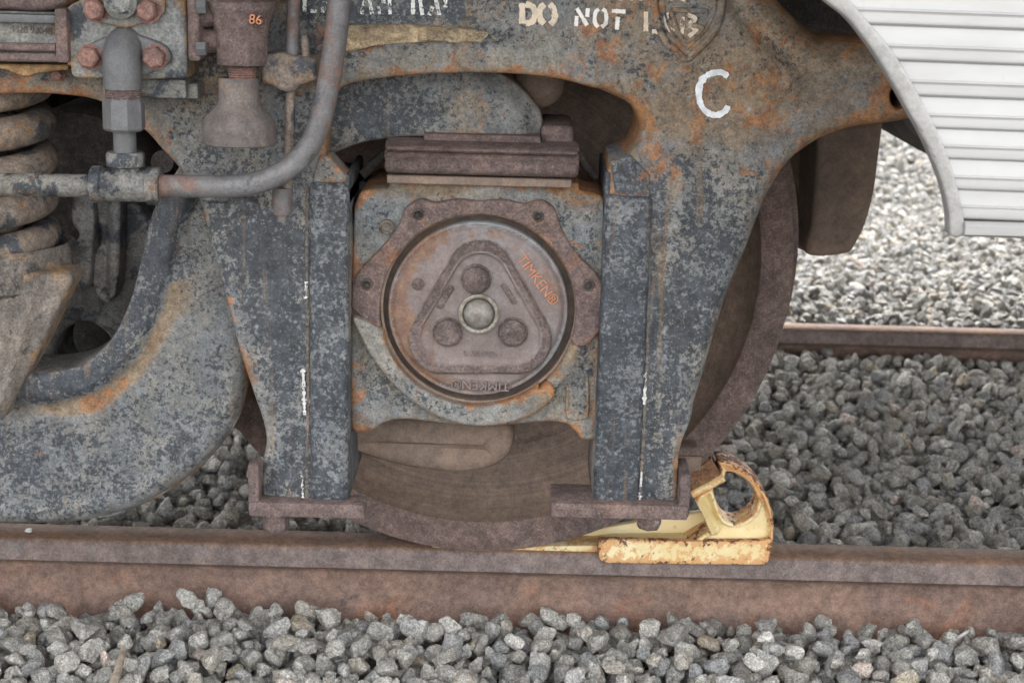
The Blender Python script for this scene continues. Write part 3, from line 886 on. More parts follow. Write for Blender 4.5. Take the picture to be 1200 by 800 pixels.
def frame_h(px, py, d):
    pp = np.column_stack([px, py])
    h = np.zeros(len(px))
    da = seg_dist(pp, [(330, 122)] + ARCH, closed=False)
    w = (1 - sstep(px, 540, 700)) * sstep(px, 320, 350) * (py < 130)
    h -= 0.030 * sstep(da, 26, 58) * w
    dt = seg_dist(pp, TOPR, closed=False)
    h -= 0.055 * (1 - np.sqrt(1 - np.clip(1 - dt / 48, 0, 1) ** 2)) + 0.010 * np.exp(-((dt - 44) / 10) ** 2)
    dl = seg_dist(pp, LOWR, closed=False)
    h -= 0.022 * (1 - np.sqrt(1 - np.clip(1 - dl / 20, 0, 1) ** 2))
    # horn swells around its eye
    h += 0.016 * np.exp(-(((px - 1052) / 46) ** 2 + ((py - 108) / 40) ** 2))
    # arch right side rolls inwards
    dr = seg_dist(pp, [(701, 106), (735, 121), (746, 134), (751, 152), (745, 171), (736, 182)], closed=False)
    h -= 0.018 * (1 - np.sqrt(1 - np.clip(1 - dr / 16, 0, 1) ** 2))
    # leg ridges
    lx = 345 + (py - 215) * 0.018
    h -= 0.004 * np.exp(-((px - lx) / 4.5) ** 2) * (py > 215) * (px < 420)
    h -= 0.006 * sstep(lx - px, 0, 70) * (py > 235) * (px < 420)
    rx = 790 - (py - 205) * 0.07
    h -= 0.003 * np.exp(-((px - rx) / 4.5) ** 2) * (py > 200) * (px > 690)
    h -= 0.007 * sstep(px - rx, 4, 90) * sstep(py, 210, 300) * (px > 690)
    # cast waviness
    h += 0.0022 * np.sin(px * 0.031 + py * 0.021) * np.sin(py * 0.037 - px * 0.013) + 0.0012 * np.sin(px * 0.083 + 1.3) * np.sin(py * 0.071)
    return h
def frame_rust(px, py, d):
    up = 1 - sstep(py, 130, 260)
    leg = sstep(py, 215, 300)
    return np.clip(-0.95 * leg + up * (0.45 + 0.45 * sstep(px, 540, 760)) + 0.9 * np.exp(-((px - 792 + (py - 205) * 0.065) / 8) ** 2) * (py > 195) * (py < 525) + 0.7 * np.exp(-((px - 350) / 7) ** 2) * (py > 300) - 0.75 * (1 - sstep(np.abs(py - 5), 15, 30)) * (px < 545) * (px > 335), -0.6, 1.0)
frame_thick = lambda px, py: np.where(px > 645, 0.15, 0.052)
eye = [(1041, 112), (1044, 104), (1052, 100), (1060, 104), (1063, 112), (1060, 122), (1052, 127), (1044, 122)]
frame = relief('side_frame', frame_out, YF, frame_thick, 'frame', truck, step=0.0068, rnd=0.007, holes=[eye], hfn=frame_h, rust=frame_rust, edge_w=0.014)
FB = bvh_of(frame)

# pedestal liners (U plates over the legs) with weld beads
def liner(px0, px1, pyt, pyb, py_in, right):
    Y0, Y1 = -0.3385, -0.150
    ym = (pyt + pyb) / 2
    x0, x1 = P(px0, ym, Y0)[0], P(px1, ym, Y0)[0]
    zt, zb = P((px0 + px1) / 2, pyt, Y0)[2], P((px0 + px1) / 2, pyb, Y0)[2]
    o = box('pedestal_liner', (x0, Y0, zb), (x1, Y1, zt), 'liner', frame, 0.011, 4)
    set_attr(o.data, 'edge', [0.15] * len(o.data.vertices))
    # thin upturned lip on the guide side
    zt2 = P(px0, py_in, Y0)[2]
    xi = x0 if right else x1 - 0.007
    box('liner_lip', (xi, Y0 + 0.012, zt - 0.03), (xi + 0.007, Y1 + 0.001, zt2), 'liner', frame, 0.002, 2)
    return o
LR = liner(702, 757, 229, 601, 203, True)
LL = liner(362, 408.5, 214, 591, 205, False)
FB2 = BVHTree.FromPolygons([Vector(v.co) + worigin(LR) for v in LR.data.vertices] + [Vector(v.co) + worigin(LL) for v in LL.data.vertices],
      [tuple(p.vertices) for p in LR.data.polygons] + [tuple(i + len(LR.data.vertices) for i in p.vertices) for p in LL.data.polygons])
bead('weld_bead', [(763, 233), (760, 330), (757, 450), (749, 598)], 0.0024, FB, YF, 'weld', frame, 0.45, 0.5)
bead('weld_bead', [(359, 217), (360, 330), (361, 450), (359, 588)], 0.0024, FB, YF, 'weld', frame, 0.45, 0.5)
for pth in ([(756, 436), (755, 474)], [(752, 552), (749, 597)], [(359, 330), (358, 350)], [(355, 432), (356, 455), (357, 486)], [(354, 550), (355, 588)]):
    stroke('paint_drip', pth, 3.2, FB, YF, 'drip_flaked', frame, lift=0.004, ragged=0.45)
# upper block of the right jaw
relief('jaw_block', [(716, 190, 1), (738, 182, 1), (762, 205), (762, 232, 1), (722, 232, 1)], -0.334, 0.15, 'liner', frame, 0.006, 0.004, smooth_out=False)
# left jaw corner plate
relief('jaw_plate', [(376, 182, 1), (386, 184, 1), (407, 208, 1), (402, 215, 1), (366, 214, 1), (370, 195, 1)], -0.336, 0.05, 'frame', frame, 0.006, 0.003, smooth_out=False)
# caked dirt on the ledge over the arch
relief('dirt_cake', [(402, 62), (440, 54), (500, 50), (560, 52), (600, 56), (640, 50), (600, 44), (560, 36), (520, 32), (470, 29), (430, 30), (402, 34)], -0.318, 0.03, 'tan_dirt', frame, 0.005, 0.009,
       hfn=lambda px, py, d: 0.010 * sstep(py, 28, 58) + 0.0045 * np.sin(px * 0.11 + 0.6 * py) * np.sin(py * 0.31) - 0.012 * sstep(px, 520, 640) + 0.003 * np.sin(px * 0.37))

# emblem, stencils, chalk letter
SHIELD = [(767, -22), (767, 0), (770, 23), (779, 47), (793, 61), (804, 69), (818, 58), (835, 40), (844, 19), (846, 0), (846, -22)]
bead('shield_ridge', SHIELD, 0.0052, FB, YF, 'frame', frame, 0.15, 0.06, 10)
bead('shield_ridge', [(776, -20), (777, 0), (780, 20), (788, 41), (797, 53), (804, 57), (814, 48), (828, 34), (836, 17), (838, 0), (838, -20)], 0.0022, FB, YF, 'frame', frame, 0.2, 0.1, 8)
bead('shield_letter', [(786, 12), (828, 13), (828, 19)], 0.0036, FB, YF, 'frame', frame, 0.15, 0.05, 8, False)
bead('shield_letter', [(787, 14), (793, 35), (799, 44), (805, 49), (816, 42), (823, 33), (810, 30)], 0.0036, FB, YF, 'frame', frame, 0.15, 0.05, 8)
def sten(paths, w, mat, name='stencil_letter'):
    for p_ in paths: stroke(name, p_, w, FB, YF, mat, frame)
sten([[(612, 4), (612, 28)], [(616, 5), (624, 8), (627, 16), (624, 25), (616, 28)]], 7, 'stencil_worn')
sten([[(638, 5), (633, 11), (633, 22), (638, 28)], [(644, 5), (649, 11), (650, 22), (645, 29)]], 7, 'stencil_worn')
sten([[(675, 31), (676, 19)], [(676, 10), (688, 30)], [(688, 20), (689, 10)]], 4.6, 'stencil')
sten([[(702, 11), (698, 15), (697, 26), (701, 32)], [(706, 11), (710, 15), (710, 27), (705, 32)]], 4.6, 'stencil')
sten([[(717, 13), (733, 14)], [(724, 20), (723, 35)]], 4.6, 'stencil')
sten([[(757, 14), (757, 37)], [(764, 37), (771, 37)]], 5.4, 'stencil_worn')
sten([[(781, 15), (781, 28), (787, 37)], [(791, 37), (793, 30)], [(800, 20), (799, 40)], [(806, 18), (815, 22), (808, 29), (816, 36), (807, 43)]], 5.4, 'stencil_worn')
sten([[(727, -12), (727, 1)], [(740, -12), (740, 1)], [(751, -12), (751, 1)], [(787, -10), (787, 1)], [(797, -1), (803, 1)]], 4.0, 'stencil_worn')
sten([[(357, -16), (357, 14)], [(364, 13), (371, 14)], [(378, 15), (381, 2)], [(424, 17), (430, -10)], [(431, -10), (436, 17)], [(444, 17), (443, 8)], [(446, -12), (450, 5)], [(456, -14), (457, 17)],
      [(484, -16), (484, 17)], [(491, -8), (495, 18)], [(503, 18), (507, 8)], [(508, -12), (515, 18)], [(522, -14), (522, 9)], [(341, -16), (341, 12)]], 4.4, 'stencil_flaked')
stroke('painted_letter', [(853, 90), (845, 85), (832, 87), (823, 94), (819, 106), (821, 122), (829, 132), (840, 135), (850, 130), (853, 124)], 7.0, FB, YF, 'chalk', frame, ragged=0.13)

# ---- equalizer
eq_in = [(205, 205), (190, 230), (180, 250), (171, 289), (156, 347), (132, 396), (97, 425), (63, 433), (29, 434), (-380, 436)]
eq_bot = [(-380, 617), (0, 616), (97, 613), (161, 596), (219, 562), (263, 518), (283, 479), (290, 435), (288, 400)]
eq_out = [(634, 163, 1), (636, 144), (630, 127), (610, 104), (583, 86), (540, 78), (480, 76), (420, 80), (370, 90), (320, 110), (270, 140), (230, 170)] + eq_in[:-1] + \
         [(-380, 436, 1), (-380, 617, 1)] + eq_bot[1:] + [(285, 360), (290, 300), (310, 250), (345, 215), (380, 187), (414, 171), (447, 164), (495, 161)]
def eq_h(px, py, d):
    pp = np.column_stack([px, py])
    di = seg_dist(pp, eq_in, closed=False)
    h = 0.016 * (1 - sstep(di, 26, 44))
    db = seg_dist(pp, eq_bot, closed=False)
    h += 0.008 * (1 - sstep(db, 14, 30))
    h -= 0.020 * (1 - np.sqrt(1 - np.clip(1 - db / 30, 0, 1) ** 2))
    dn = seg_dist(pp, [(634, 163), (636, 144), (630, 127), (610, 104), (583, 86)], closed=False)
    h -= 0.02 * (1 - sstep(dn, 4, 26)) * (py < 170)
    return h + 0.002 * np.sin(px * 0.05) * np.sin(py * 0.043 + 1)
def eq_rust(px, py, d):
    pp = np.column_stack([px, py])
    di = seg_dist(pp, eq_in, closed=False)
    band = np.exp(-((di - 46) / 14) ** 2) * (py > 330)
    rim = (1 - sstep(di, 30, 42))
    return np.clip(-1.5 * rim * (py > 215) - 1.1 * np.exp(-((px - 455) / 60) ** 2 - ((py - 140) / 28) ** 2) + 0.45 * np.exp(-((px - 235) / 42) ** 2 - ((py - 320) / 80) ** 2) + 1.5 * band * np.exp(-((px - 125) / 60) ** 2) + 0.6 * band + 0.8 * np.exp(-((px - 540) / 80) ** 2 - ((py - 125) / 45) ** 2) + 0.25 * (1 - sstep(seg_dist(pp, eq_bot, closed=False), 6, 20)), -2.2, 1.6)
equalizer = relief('equalizer_bar', eq_out, -0.268, 0.085, 'equalizer', truck, 0.0065, 0.007, hfn=eq_h, rust=eq_rust, edge_w=0.006)

# ---- journal box
YB = -0.300
jb_out = [(414, 250), (416, 238), (424, 226), (452, 222), (458, 214), (676, 217), (682, 226), (705, 232), (712, 246), (711, 352), (707, 408), (704, 460), (700, 510), (694, 516), (682, 515),
          (674, 506), (662, 497), (630, 495), (590, 499), (550, 500), (510, 496), (470, 492), (450, 496), (440, 503), (432, 507), (417, 507), (411, 500), (411, 380)]
CX, CY = 560.0, 364.0
def circ(cx, cy, rx, ry, n=40): return [(cx + rx * math.cos(2 * math.pi * k / n), cy + ry * math.sin(2 * math.pi * k / n)) for k in range(n)]
hole_box = circ(CX, CY, 113.5, 110.5)
def jb_h(px, py, d):
    h = 0.004 * np.sin(px * 0.04) * np.sin(py * 0.05)
    h -= 0.016 * (1 - sstep(py, 226, 262)) * (1 - np.exp(-((px - 565) / 95) ** 6))
    r = np.hypot(px - CX, py - CY)
    h += 0.010 * np.exp(-((r - 122) / 14) ** 2) * (py > 400) * (px > 640)
    return h
jbox = relief('journal_box', jb_out, YB, 0.20, 'box', truck, 0.0048, 0.006, holes=[hole_box], hfn=jb_h, rust=lambda px, py, d: 0.35 * np.exp(-((py - 225) / 22) ** 2) + 0.25 * (px > 640) * (py > 390), edge_w=0.010)
JB = bvh_of(jbox)
# box top shoulders
s1 = pbox('box_shoulder', 424, 224, 456, 236, -0.285, -0.14, 'box', jbox, 0.008, 3)
s2 = pbox('box_shoulder', 676, 228, 705, 240, -0.285, -0.14, 'box', jbox, 0.008, 3)
# purple face flange with bolt lobes (horseshoe, open at lower right)
def arc(r0, a0, a1, n=22, ry=None): return [(CX + r0 * math.cos(math.radians(a0 + (a1 - a0) * k / n)), CY + (ry or r0) * math.sin(math.radians(a0 + (a1 - a0) * k / n))) for k in range(n + 1)]
fl_out = [(412, 352), (414, 330), (424, 314), (438, 300), (456, 280), (468, 262), (474, 246), (492, 234), (510, 238), (535, 234), (562, 236), (590, 234), (614, 239), (634, 235), (650, 246),
          (658, 268), (668, 286), (680, 302), (696, 318), (708, 336), (711, 356), (709, 378), (690, 403), (675, 405), (668, 396)]
fl_in = arc(115, 16, -195, 40, 112)
fl_low = [(414, 372), (424, 398), (436, 420), (462, 453), (498, 481), (530, 495), (570, 500), (614, 491), (644, 472), (650, 458), (642, 450), (632, 456)]
fl_in2 = arc(115, 52, 168, 24, 112)
flange = relief('flange_face', fl_out + fl_in + [(413, 362)], -0.311, 0.014, 'rough_rust', jbox, 0.004, 0.0035,
    holes=[circ(x, y, 5.2, 5.2, 10) for x, y in ((490, 251), (631, 253), (690, 334), (430, 333))])
lowlip = relief('flange_lip', fl_low + fl_in2, -0.322, 0.028, 'box', jbox, 0.004, 0.005, rust=lambda px, py, d: 0.6 * sstep(px, 560, 640), edge_w=0.004)
for x, y in ((490, 251), (631, 253), (690, 334), (430, 333)):
    c = P(x, y, -0.308); lathe('bolt_hole', [(0.010, 0.0002), (0.010, 0.0052), (-0.0045, 0.0052), (-0.005, 0.0060), (-0.0035, 0.0074), (0.004, 0.0074)], c, 'dark_steel', jbox, 'Y', 18)
c = P(453, 266, -0.304); lathe('plug', [(0.006, 0.0095), (-0.003, 0.0095), (-0.0045, 0.0075), (-0.0035, 0.006), (-0.0055, 0.005), (-0.0060, 0.0002)], c, 'weld', jbox, 'Y', 18)
# cast number badge
bd = [(668, 434), (684, 434), (690, 441), (690, 486), (684, 492), (668, 492), (663, 486), (664, 441)]
relief('cast_badge', bd, -0.302, 0.01, 'box', jbox, 0.004, 0.003, hfn=lambda px, py, d: -0.003 * sstep(d, 0.0025, 0.0045) + 0.002 * np.sin(px * 1.1) * np.sin(py * 0.75) * sstep(d, 0.004, 0.006))
# inner bore, seal
bz = np.array([BC[0], 0, BC[2]])
K = 1 / sc(-0.315, BC[2])
bore = lathe('bearing_bore', [(-0.304, 113 * K), (-0.304, 116 * K), (-0.16, 116 * K), (-0.16, 113 * K)], (bz[0], 0, bz[2]), 'brown_steel', jbox, 'Y', 72, closed=True)
seal = lathe('grease_seal', [(-0.292, 114.5 * K), (-0.292, 60 * K), (-0.20, 60 * K), (-0.20, 114.5 * K)], (bz[0], 0, bz[2]), 'gap', jbox, 'Y', 72, closed=True)

# ---- bearing end cap
YC = -0.312
cap_out = circ(560, 362.5, 105.5, 102, 64)
def tri(r_out, cx=563, cy=368):
    # rounded triangle, apex up
    pts = []
    for k, a in enumerate((-90, 30, 150)):
        cxx, cyy = cx + r_out * math.cos(math.radians(a)) * 0.56, cy + r_out * math.sin(math.radians(a)) * 0.56
        for j in range(-4, 5):
            t = math.radians(a + j * 15)
            pts.append((cxx + r_out * 0.42 * math.cos(t), cyy + r_out * 0.42 * math.sin(t)))
    return pts
T1, T2 = tri(95, 563, 372), tri(79, 563, 372)
def cap_h(px, py, d):
    pp = np.column_stack([px, py])
    r = np.hypot((px - 560) / 105.5, (py - 362.5) / 102)
    h = -0.004 * sstep(r, 0.90, 0.96) + 0.003 * (1 - r) - 0.0022 * np.exp(-((r - 0.955) / 0.012) ** 2)
    i1, i2 = inside(pp, T1), inside(pp, T2)
    d1, d2 = seg_dist(pp, T1), seg_dist(pp, T2)
    h += 0.0065 * np.where(i1, sstep(d1, 0, 4), 0) - 0.0045 * np.where(i2, sstep(d2, 0, 3), 0)
    return h
cap = relief('bearing_end_cap', cap_out, YC, 0.03, 'cap', truck, 0.0026, 0.0035, hfn=cap_h,
    rust=lambda px, py, d: 0.5 * np.exp(-((np.hypot(px - 560, py - 362) - 92) / 9) ** 2) + 0.35 * (px < 510), edge_w=0.006)
CB = bvh_of(cap)
me = cap.data
me.materials.append(M['cap_rough'])
pc = np.empty(len(me.polygons) * 3); me.polygons.foreach_get('center', pc); pc = pc.reshape(-1, 3) + np.array(worigin(cap))
qx, qy = proj(pc); pp = np.column_stack([qx, qy])
band = inside(pp, tri(93, 563, 372)) & ~inside(pp, tri(80, 563, 372))
me.polygons.foreach_set('material_index', band.astype(np.int32)); me.update()
def on_cap(px, py, lift=0.0):
    w = P(px, py, YC); y = onto(CB, w[0], w[2], lift, YC)
    return P(px, py, y)
for k, (x, y) in enumerate(((558, 327), (525, 389), (601, 389))):
    lathe('cap_screw', [(0.003, 18.5 * K), (-0.0015, 18.2 * K), (-0.002, 16.2 * K), (-0.009, 15.6 * K), (-0.0125, 12.5 * K), (-0.0132, 6 * K), (-0.0132, 0.0002)], on_cap(x, y), 'cap_rough', cap, 'Y', 14)
c = on_cap(561, 367)
lathe('shaft_collar', [(0.004, 24 * K), (-0.005, 23.5 * K), (-0.006, 22 * K), (-0.005, 19.5 * K), (0.002, 17 * K)], c, 'collar', cap, 'Y', 40)
lathe('shaft_centre', [(0.002, 18 * K)] + [(-0.0035 - 0.010 * math.sin(math.radians(t)), 17.5 * K * math.cos(math.radians(t))) for t in range(0, 90, 12)] + [(-0.0135, 0.0002)], c, 'chrome', cap, 'Y', 40)
def slot(name, x0, y0, x1, y1, w, mat):
    a, b = on_cap(x0, y0), on_cap(x1, y1)
    tube(name, [a + (b - a) * t for t in (0, 0.06, 0.5, 0.94, 1)], [w * K * q for q in (0.55, 1, 1, 1, 0.55)], mat, cap, 10, sq=0.7)
slot('lock_tab', 514, 361, 530, 335, 4.2, 'cap_rough')
slot('lock_tab', 589, 333, 604, 356, 3.6, 'cap_rough')
c = on_cap(490, 333); lathe('cast_dot', [(0.002, 7.5 * K), (-0.002, 7 * K), (-0.003, 4 * K), (-0.003, 0.0002)], c, 'cap_rough', cap, 'Y', 20)
letter('raised_lettering', 'TIMKEN®', 17.5 * K, 0.0022, on_cap(630, 328) + np.array([0, 0.0004, 0]), -52, 'orange_text', cap, 0.92)
letter('raised_lettering', 'TIMKEN®', 16.0 * K, 0.0030, on_cap(563, 450) + np.array([0, -0.0012, 0]), 180 - 1.5, 'cap', cap, 1.0)
letter('raised_lettering', 'CLASS 6', 9.6 * K, 0.0026, on_cap(562, 414), 180 - 1.5, 'cap', cap, 1.15)
letter('raised_lettering', '01', 9.0 * K, 0.0022, on_cap(514, 344), 62, 'cap', cap)
letter('raised_lettering', 'NI', 9.0 * K, 0.0022, on_cap(606, 340), -60, 'cap', cap)

# ---- equalizer seat on the box
xa, xb = P(451, 185, -0.315)[0], P(678.5, 185, -0.315)[0]
def zat(py, Y, px=565): return P(px, py, Y)[2]
def sweep_x(name, prof, x0, x1, mat, parent, bev=0.0):
    bm = bmesh.new()
    ra = [bm.verts.new((x0, y, z)) for y, z in prof]; rb = [bm.verts.new((x1, y, z)) for y, z in prof]
    n = len(prof)
    for k in range(n): bm.faces.new((ra[k], ra[(k + 1) % n], rb[(k + 1) % n], rb[k]))
    fa, fb = bm.faces.new(ra), bm.faces.new(rb)
    if bev: bmesh.ops.bevel(bm, geom=list(fa.edges) + list(fb.edges), offset=bev, segments=3, profile=0.5, affect='EDGES')
    return link(name, from_bm(bm), mat, parent, 42)
zT, zM, zL = zat(168, -0.300), zat(186, -0.322), zat(208, -0.325)
lob = [(-0.13, zT), (-0.285, zT)] + [(-0.300 - 0.020 * math.sin(t), zM + 0.004 + (zT - zM - 0.006) * (0.5 + 0.5 * math.cos(t))) for t in np.linspace(0.25, 2.7, 8)] + \
      [(-0.315, zM)] + [(-0.306 - 0.020 * math.sin(t), zL + (zM - zL) * (0.5 + 0.5 * math.cos(t))) for t in np.linspace(0.45, 2.9, 8)] + [(-0.13, zL)]
seat = sweep_x('equalizer_seat', lob, xa, xb, 'rough_rust', truck, 0.006)
pbox('seat_shim', 453, 208, 670, 218, -0.316, -0.16, 'brown_steel', seat, 0.0015, 1)
pbox('seat_block', 634, 148, 672.5, 172, -0.262, -0.12, 'rough_rust', seat, 0.008, 3)
pbox('seat_pad', 496, 158, 634, 170, -0.282, -0.17, 'rough_rust', seat, 0.004, 2)
lathe('equalizer_pin', [(-0.20, 0.0002), (-0.205, 0.018), (-0.198, 0.030), (-0.19, 0.034), (-0.05, 0.034)], (P(632, 98, -0.2)[0], 0, P(632, 98, -0.2)[2]), 'brown_steel', truck, 'Y', 32)
tube('seat_clip', [P(679, 182, -0.22), P(686, 195, -0.21), P(698, 207, -0.20)], 0.006, 'dark_steel', seat, 10)
pbox('box_rear_wall', 416, 214, 450, 236, -0.20, -0.12, 'dark_steel', jbox, 0.004)
tube('chain_rod', [P(424, 206, -0.2), P(445, 185, -0.19), P(465, 172, -0.18)], 0.007, 'dark_steel', truck, 10)

# ---- bearing housing bottom behind the box
low = [(396, 482, 1), (560, 496), (596, 500), (603, 514), (595, 537), (572, 551), (532, 556), (480, 550), (430, 537), (396, 524, 1)]
relief('housing_bottom', low, -0.215, 0.13, 'brown_steel', truck, 0.006, 0.016, hfn=lambda px, py, d: -0.006 * np.exp(-((py - 524 - (px - 500) * 0.08) / 4) ** 2) * (px < 575) + 0.004 * (py < 520) * (px < 570))

# ---- wheels and axle
ZW = 0.4625
def wheel(side):
    y0 = 0.024 if side == 0 else 1.551
    s_ = 1 if side == 0 else -1
    # along-axis offsets measured from the field side of the railhead towards the track centre
    tread = [(-0.046, 0.440), (-0.043, 0.4545), (-0.036, 0.4565), (0.055, 0.4585), (0.068, 0.464), (0.076, 0.476), (0.082, 0.4825), (0.089, 0.4825), (0.096, 0.474), (0.098, 0.455), (0.098, 0.405)]
    plate_b = [(0.092, 0.395), (0.060, 0.34), (0.052, 0.26), (0.060, 0.18), (0.085, 0.145), (0.12, 0.135), (0.12, 0.09)]
    plate_f = [(-0.07, 0.09), (-0.07, 0.128), (-0.03, 0.142), (0.012, 0.18), (0.026, 0.26), (0.022, 0.32), (0.002, 0.370), (-0.022, 0.396), (-0.037, 0.4045)]
    rim_f = [(-0.037, 0.4045), (-0.0435, 0.4075), (-0.046, 0.413), (-0.046, 0.440)]
    w = lathe('wheel', [(y0 + s_ * a, r) for a, r in plate_f + [(-0.037, 0.4045)][:0] + rim_f[1:] + tread[1:] + plate_b], (XW, 0, ZW), 'wheel', truck, 'Y', 144, closed=True, angle=30)
    w.data.materials.append(M['wheel_rim'])
    org = np.array(worigin(w))
    mi = []
    for p_ in w.data.polygons:
        c = np.array(p_.center) + org
        mi.append(1 if math.hypot(c[0] - XW, c[2] - ZW) > 0.409 else 0)
    w.data.polygons.foreach_set('material_index', np.array(mi, np.int32))
    return w
w0 = wheel(0); w1 = wheel(1)
lathe('axle', [(-0.20, 0.07), (-0.06, 0.078), (-0.06, 0.09), (0.10, 0.092), (0.12, 0.085), (1.45, 0.085), (1.47, 0.092), (1.635, 0.09), (1.70, 0.075), (1.80, 0.07)], (XW, 0, ZW), 'wheel', truck, 'Y', 32)

# ---- pedestal tie plates under the legs, with nuts
def tie(x0, x1, py_top, nx, lug_x, lug_top, lw, y1):
    Y0 = -0.355
    a, b = P(x0, py_top, Y0), P(x1, py_top, Y0)
    o = box('pedestal_tie', (a[0], Y0, a[2] - 0.020), (b[0], y1, a[2]), 'rough_rust', truck, 0.0035, 2)
    l0, l1 = P(lug_x, py_top, Y0)[0], P(lug_x + lw, py_top, Y0)[0]
    box('tie_lug', (l0, Y0 + 0.004, a[2] - 0.018), (l1, y1 - 0.006, P(lug_x, lug_top, Y0)[2]), 'rough_rust', o, 0.004, 2)
    c = P(nx, py_top, Y0)
    hexbolt('tie_nut', (c[0], (Y0 + y1) / 2, a[2] - 0.020), 0.0175, 0.026, (0, 0, -1), 'rough_rust', o, 0.5)
    return o
tie(291, 427, 588, 321, 290, 545, 13, -0.315)
tie(646, 807, 589, 765, 796, 556, 13, -0.275)
tube('tie_pin', [P(790, 528, -0.22), P(824, 529, -0.22)], 0.0075, 'rough_rust', truck, 14)
pbox('brake_block', 792, 534, 822, 552, -0.16, -0.08, 'brown_steel', truck, 0.004)

# ---- spring, seat
YS = -0.215
ks = 1 / sc(YS, 0.6)
sx = P(-17, 250, YS)[0]
z_top, z_bot = P(0, 92, YS)[2], P(0, 312, YS)[2]
turns = (312 - 92) / 44.0
path = []
for i in range(int(turns * 40) + 1):
    a = -2 * math.pi * i / 40 + 1.0
    path.append((sx + 67 * ks * math.cos(a), YS + 67 * ks * math.sin(a), z_top + (z_bot - z_top) * i / (turns * 40)))
spring = tube('coil_spring', path, 0.0218, 'spring', truck, 16)
path = []
for i in range(int(9 * 30) + 1):
    a = 2 * math.pi * i / 30
    path.append((sx + 36 * ks * math.cos(a), YS + 36 * ks * math.sin(a), z_top + (z_bot - z_top) * i / 270))
tube('inner_spring', path, 0.010, 'spring', truck, 10)
def zs(py): return P(0, py, YS)[2]
prof = [(zs(300), 0.02), (zs(300), 86 * ks), (zs(284), 92 * ks), (zs(281), 97 * ks), (zs(284), 101 * ks), (zs(296), 102 * ks), (zs(326), 101 * ks), (zs(330), 96 * ks), (zs(335), 40 * ks)]
cup = lathe('spring_seat', prof, (sx, YS, 0), 'seat', truck, 'Z', 48)
relief('seat_gusset', [(-118, 318, 1), (80, 320, 1), (84, 331), (74, 352), (50, 402), (28, 444), (4, 490, 1), (-118, 490, 1)], YS - 0.090, 0.055, 'seat', cup, 0.006, 0.010,
       hfn=lambda px, py, d: 0.012 * np.exp(-((px - 26 + (py - 400) * 0.30) / 7) ** 2) + 0.010 * np.exp(-((px - 4 + (py - 400) * 0.1) / 6) ** 2) * (py > 350) - 0.010 * (1 - sstep(py, 335, 352)) * 0 )
pbox('spring_cap', -100, 84, 72, 98, YS - 0.09, YS + 0.1, 'dark_steel', truck, 0.006)

# ---- things behind: hangers, web casting, bolster, transom
relief('brake_hanger', [(84, 228, 1), (108, 226, 1), (110, 262), (107, 300), (103, 336), (92, 338), (86, 322), (84, 292), (92, 275), (84, 262), (83, 245)], -0.17, 0.035, 'hanger', truck, 0.005, 0.005)
relief('brake_lever', [(108, 224, 1), (142, 224, 1), (141, 300), (136, 345), (122, 356), (110, 340), (106, 308), (118, 280), (110, 250)], -0.145, 0.03, 'hanger', truck, 0.005, 0.006,
       hfn=lambda px, py, d: 0.012 * sstep(px, 122, 132) - 0.006 * sstep(px, 112, 122))
relief('web_casting', [(138, 226, 1), (160, 240), (178, 258), (200, 262, 1), (232, 300, 1), (232, 470, 1), (20, 470, 1), (30, 400), (50, 362), (80, 340), (100, 318), (128, 318), (136, 280)], -0.10, 0.10, 'hanger', truck, 0.006, 0.008, holes=[circ(98, 412, 34, 33, 28)])
for bx in ((-0.95, -0.70),):
    pass
box('dark_backing', (P(40, 420, 0.05)[0], 0.05, 0.22), (P(175, 420, 0.05)[0], 0.12, 0.42), 'dark_steel', truck, 0.01, 2)  # dark box added behind the casting's round hole, hiding the bright ballast beyond
bolster = lathe('bolster_tube', [(-0.02, 0.0002), (-0.02, 0.105), (-0.005, 0.115), (1.58, 0.115)], (P(95, 215, 0.0)[0], 0, P(95, 215, 0.0)[2]), 'dark_steel', truck, 'Y', 40)
box('bolster', (P(-140, 200, 0.1)[0], 0.10, 0.42), (P(60, 200, 0.1)[0], 1.45, 0.80), 'dark_steel', truck, 0.02, 3)
box('transom', (P(60, 150, 0.16)[0], 0.16, 0.62), (P(262, 150, 0.16)[0], 1.40, 0.86), 'dark_steel', truck, 0.015, 3)
lathe('pipe_stub', [(-0.12, 0.0002), (-0.12, 0.016), (0.05, 0.016)], (P(190, 190, -0.12)[0], 0, P(190, 190, -0.12)[2]), 'dark_steel', truck, 'Y', 16)
# far side of the truck, a plain copy of the frame silhouette facing the other way
far_frame = bpy.data.objects.new('side_frame', frame.data); C.objects.link(far_frame)
far_frame.parent = truck
far_frame.location = frame.location.copy()
far_frame.location.y = (0.7875 - worigin(frame).y)
far_frame.rotation_euler = (0, 0, 0); far_frame.scale = (1, -1, 1)
# end casting to the right of the wheel
end_out = [(958, 150, 1), (1036, 140, 1), (1031, 180), (1025, 225), (1016, 260), (1005, 284), (991, 298), (946, 298), (951, 262), (954, 220)]
relief('end_bracket', end_out, 0.22, 0.20, 'brown_steel', truck, 0.008, 0.010)
relief('end_bracket_rib', [(920, 150, 1), (962, 150, 1), (958, 225), (943, 238), (932, 222), (922, 190)], 0.36, 0.05, 'brown_steel', truck, 0.008, 0.006)
relief('end_bracket_web', [(900, 150, 1), (950, 150, 1), (952, 297, 1), (934, 290), (922, 272), (905, 250)], 0.41, 0.06, 'dark_steel', truck, 0.010, 0.006)
box('end_beam', (P(905, 110, 0.2)[0], 0.24, 0.66), (P(1040, 110, 0.2)[0], 1.35, 0.86), 'dark_steel', truck, 0.02, 3)

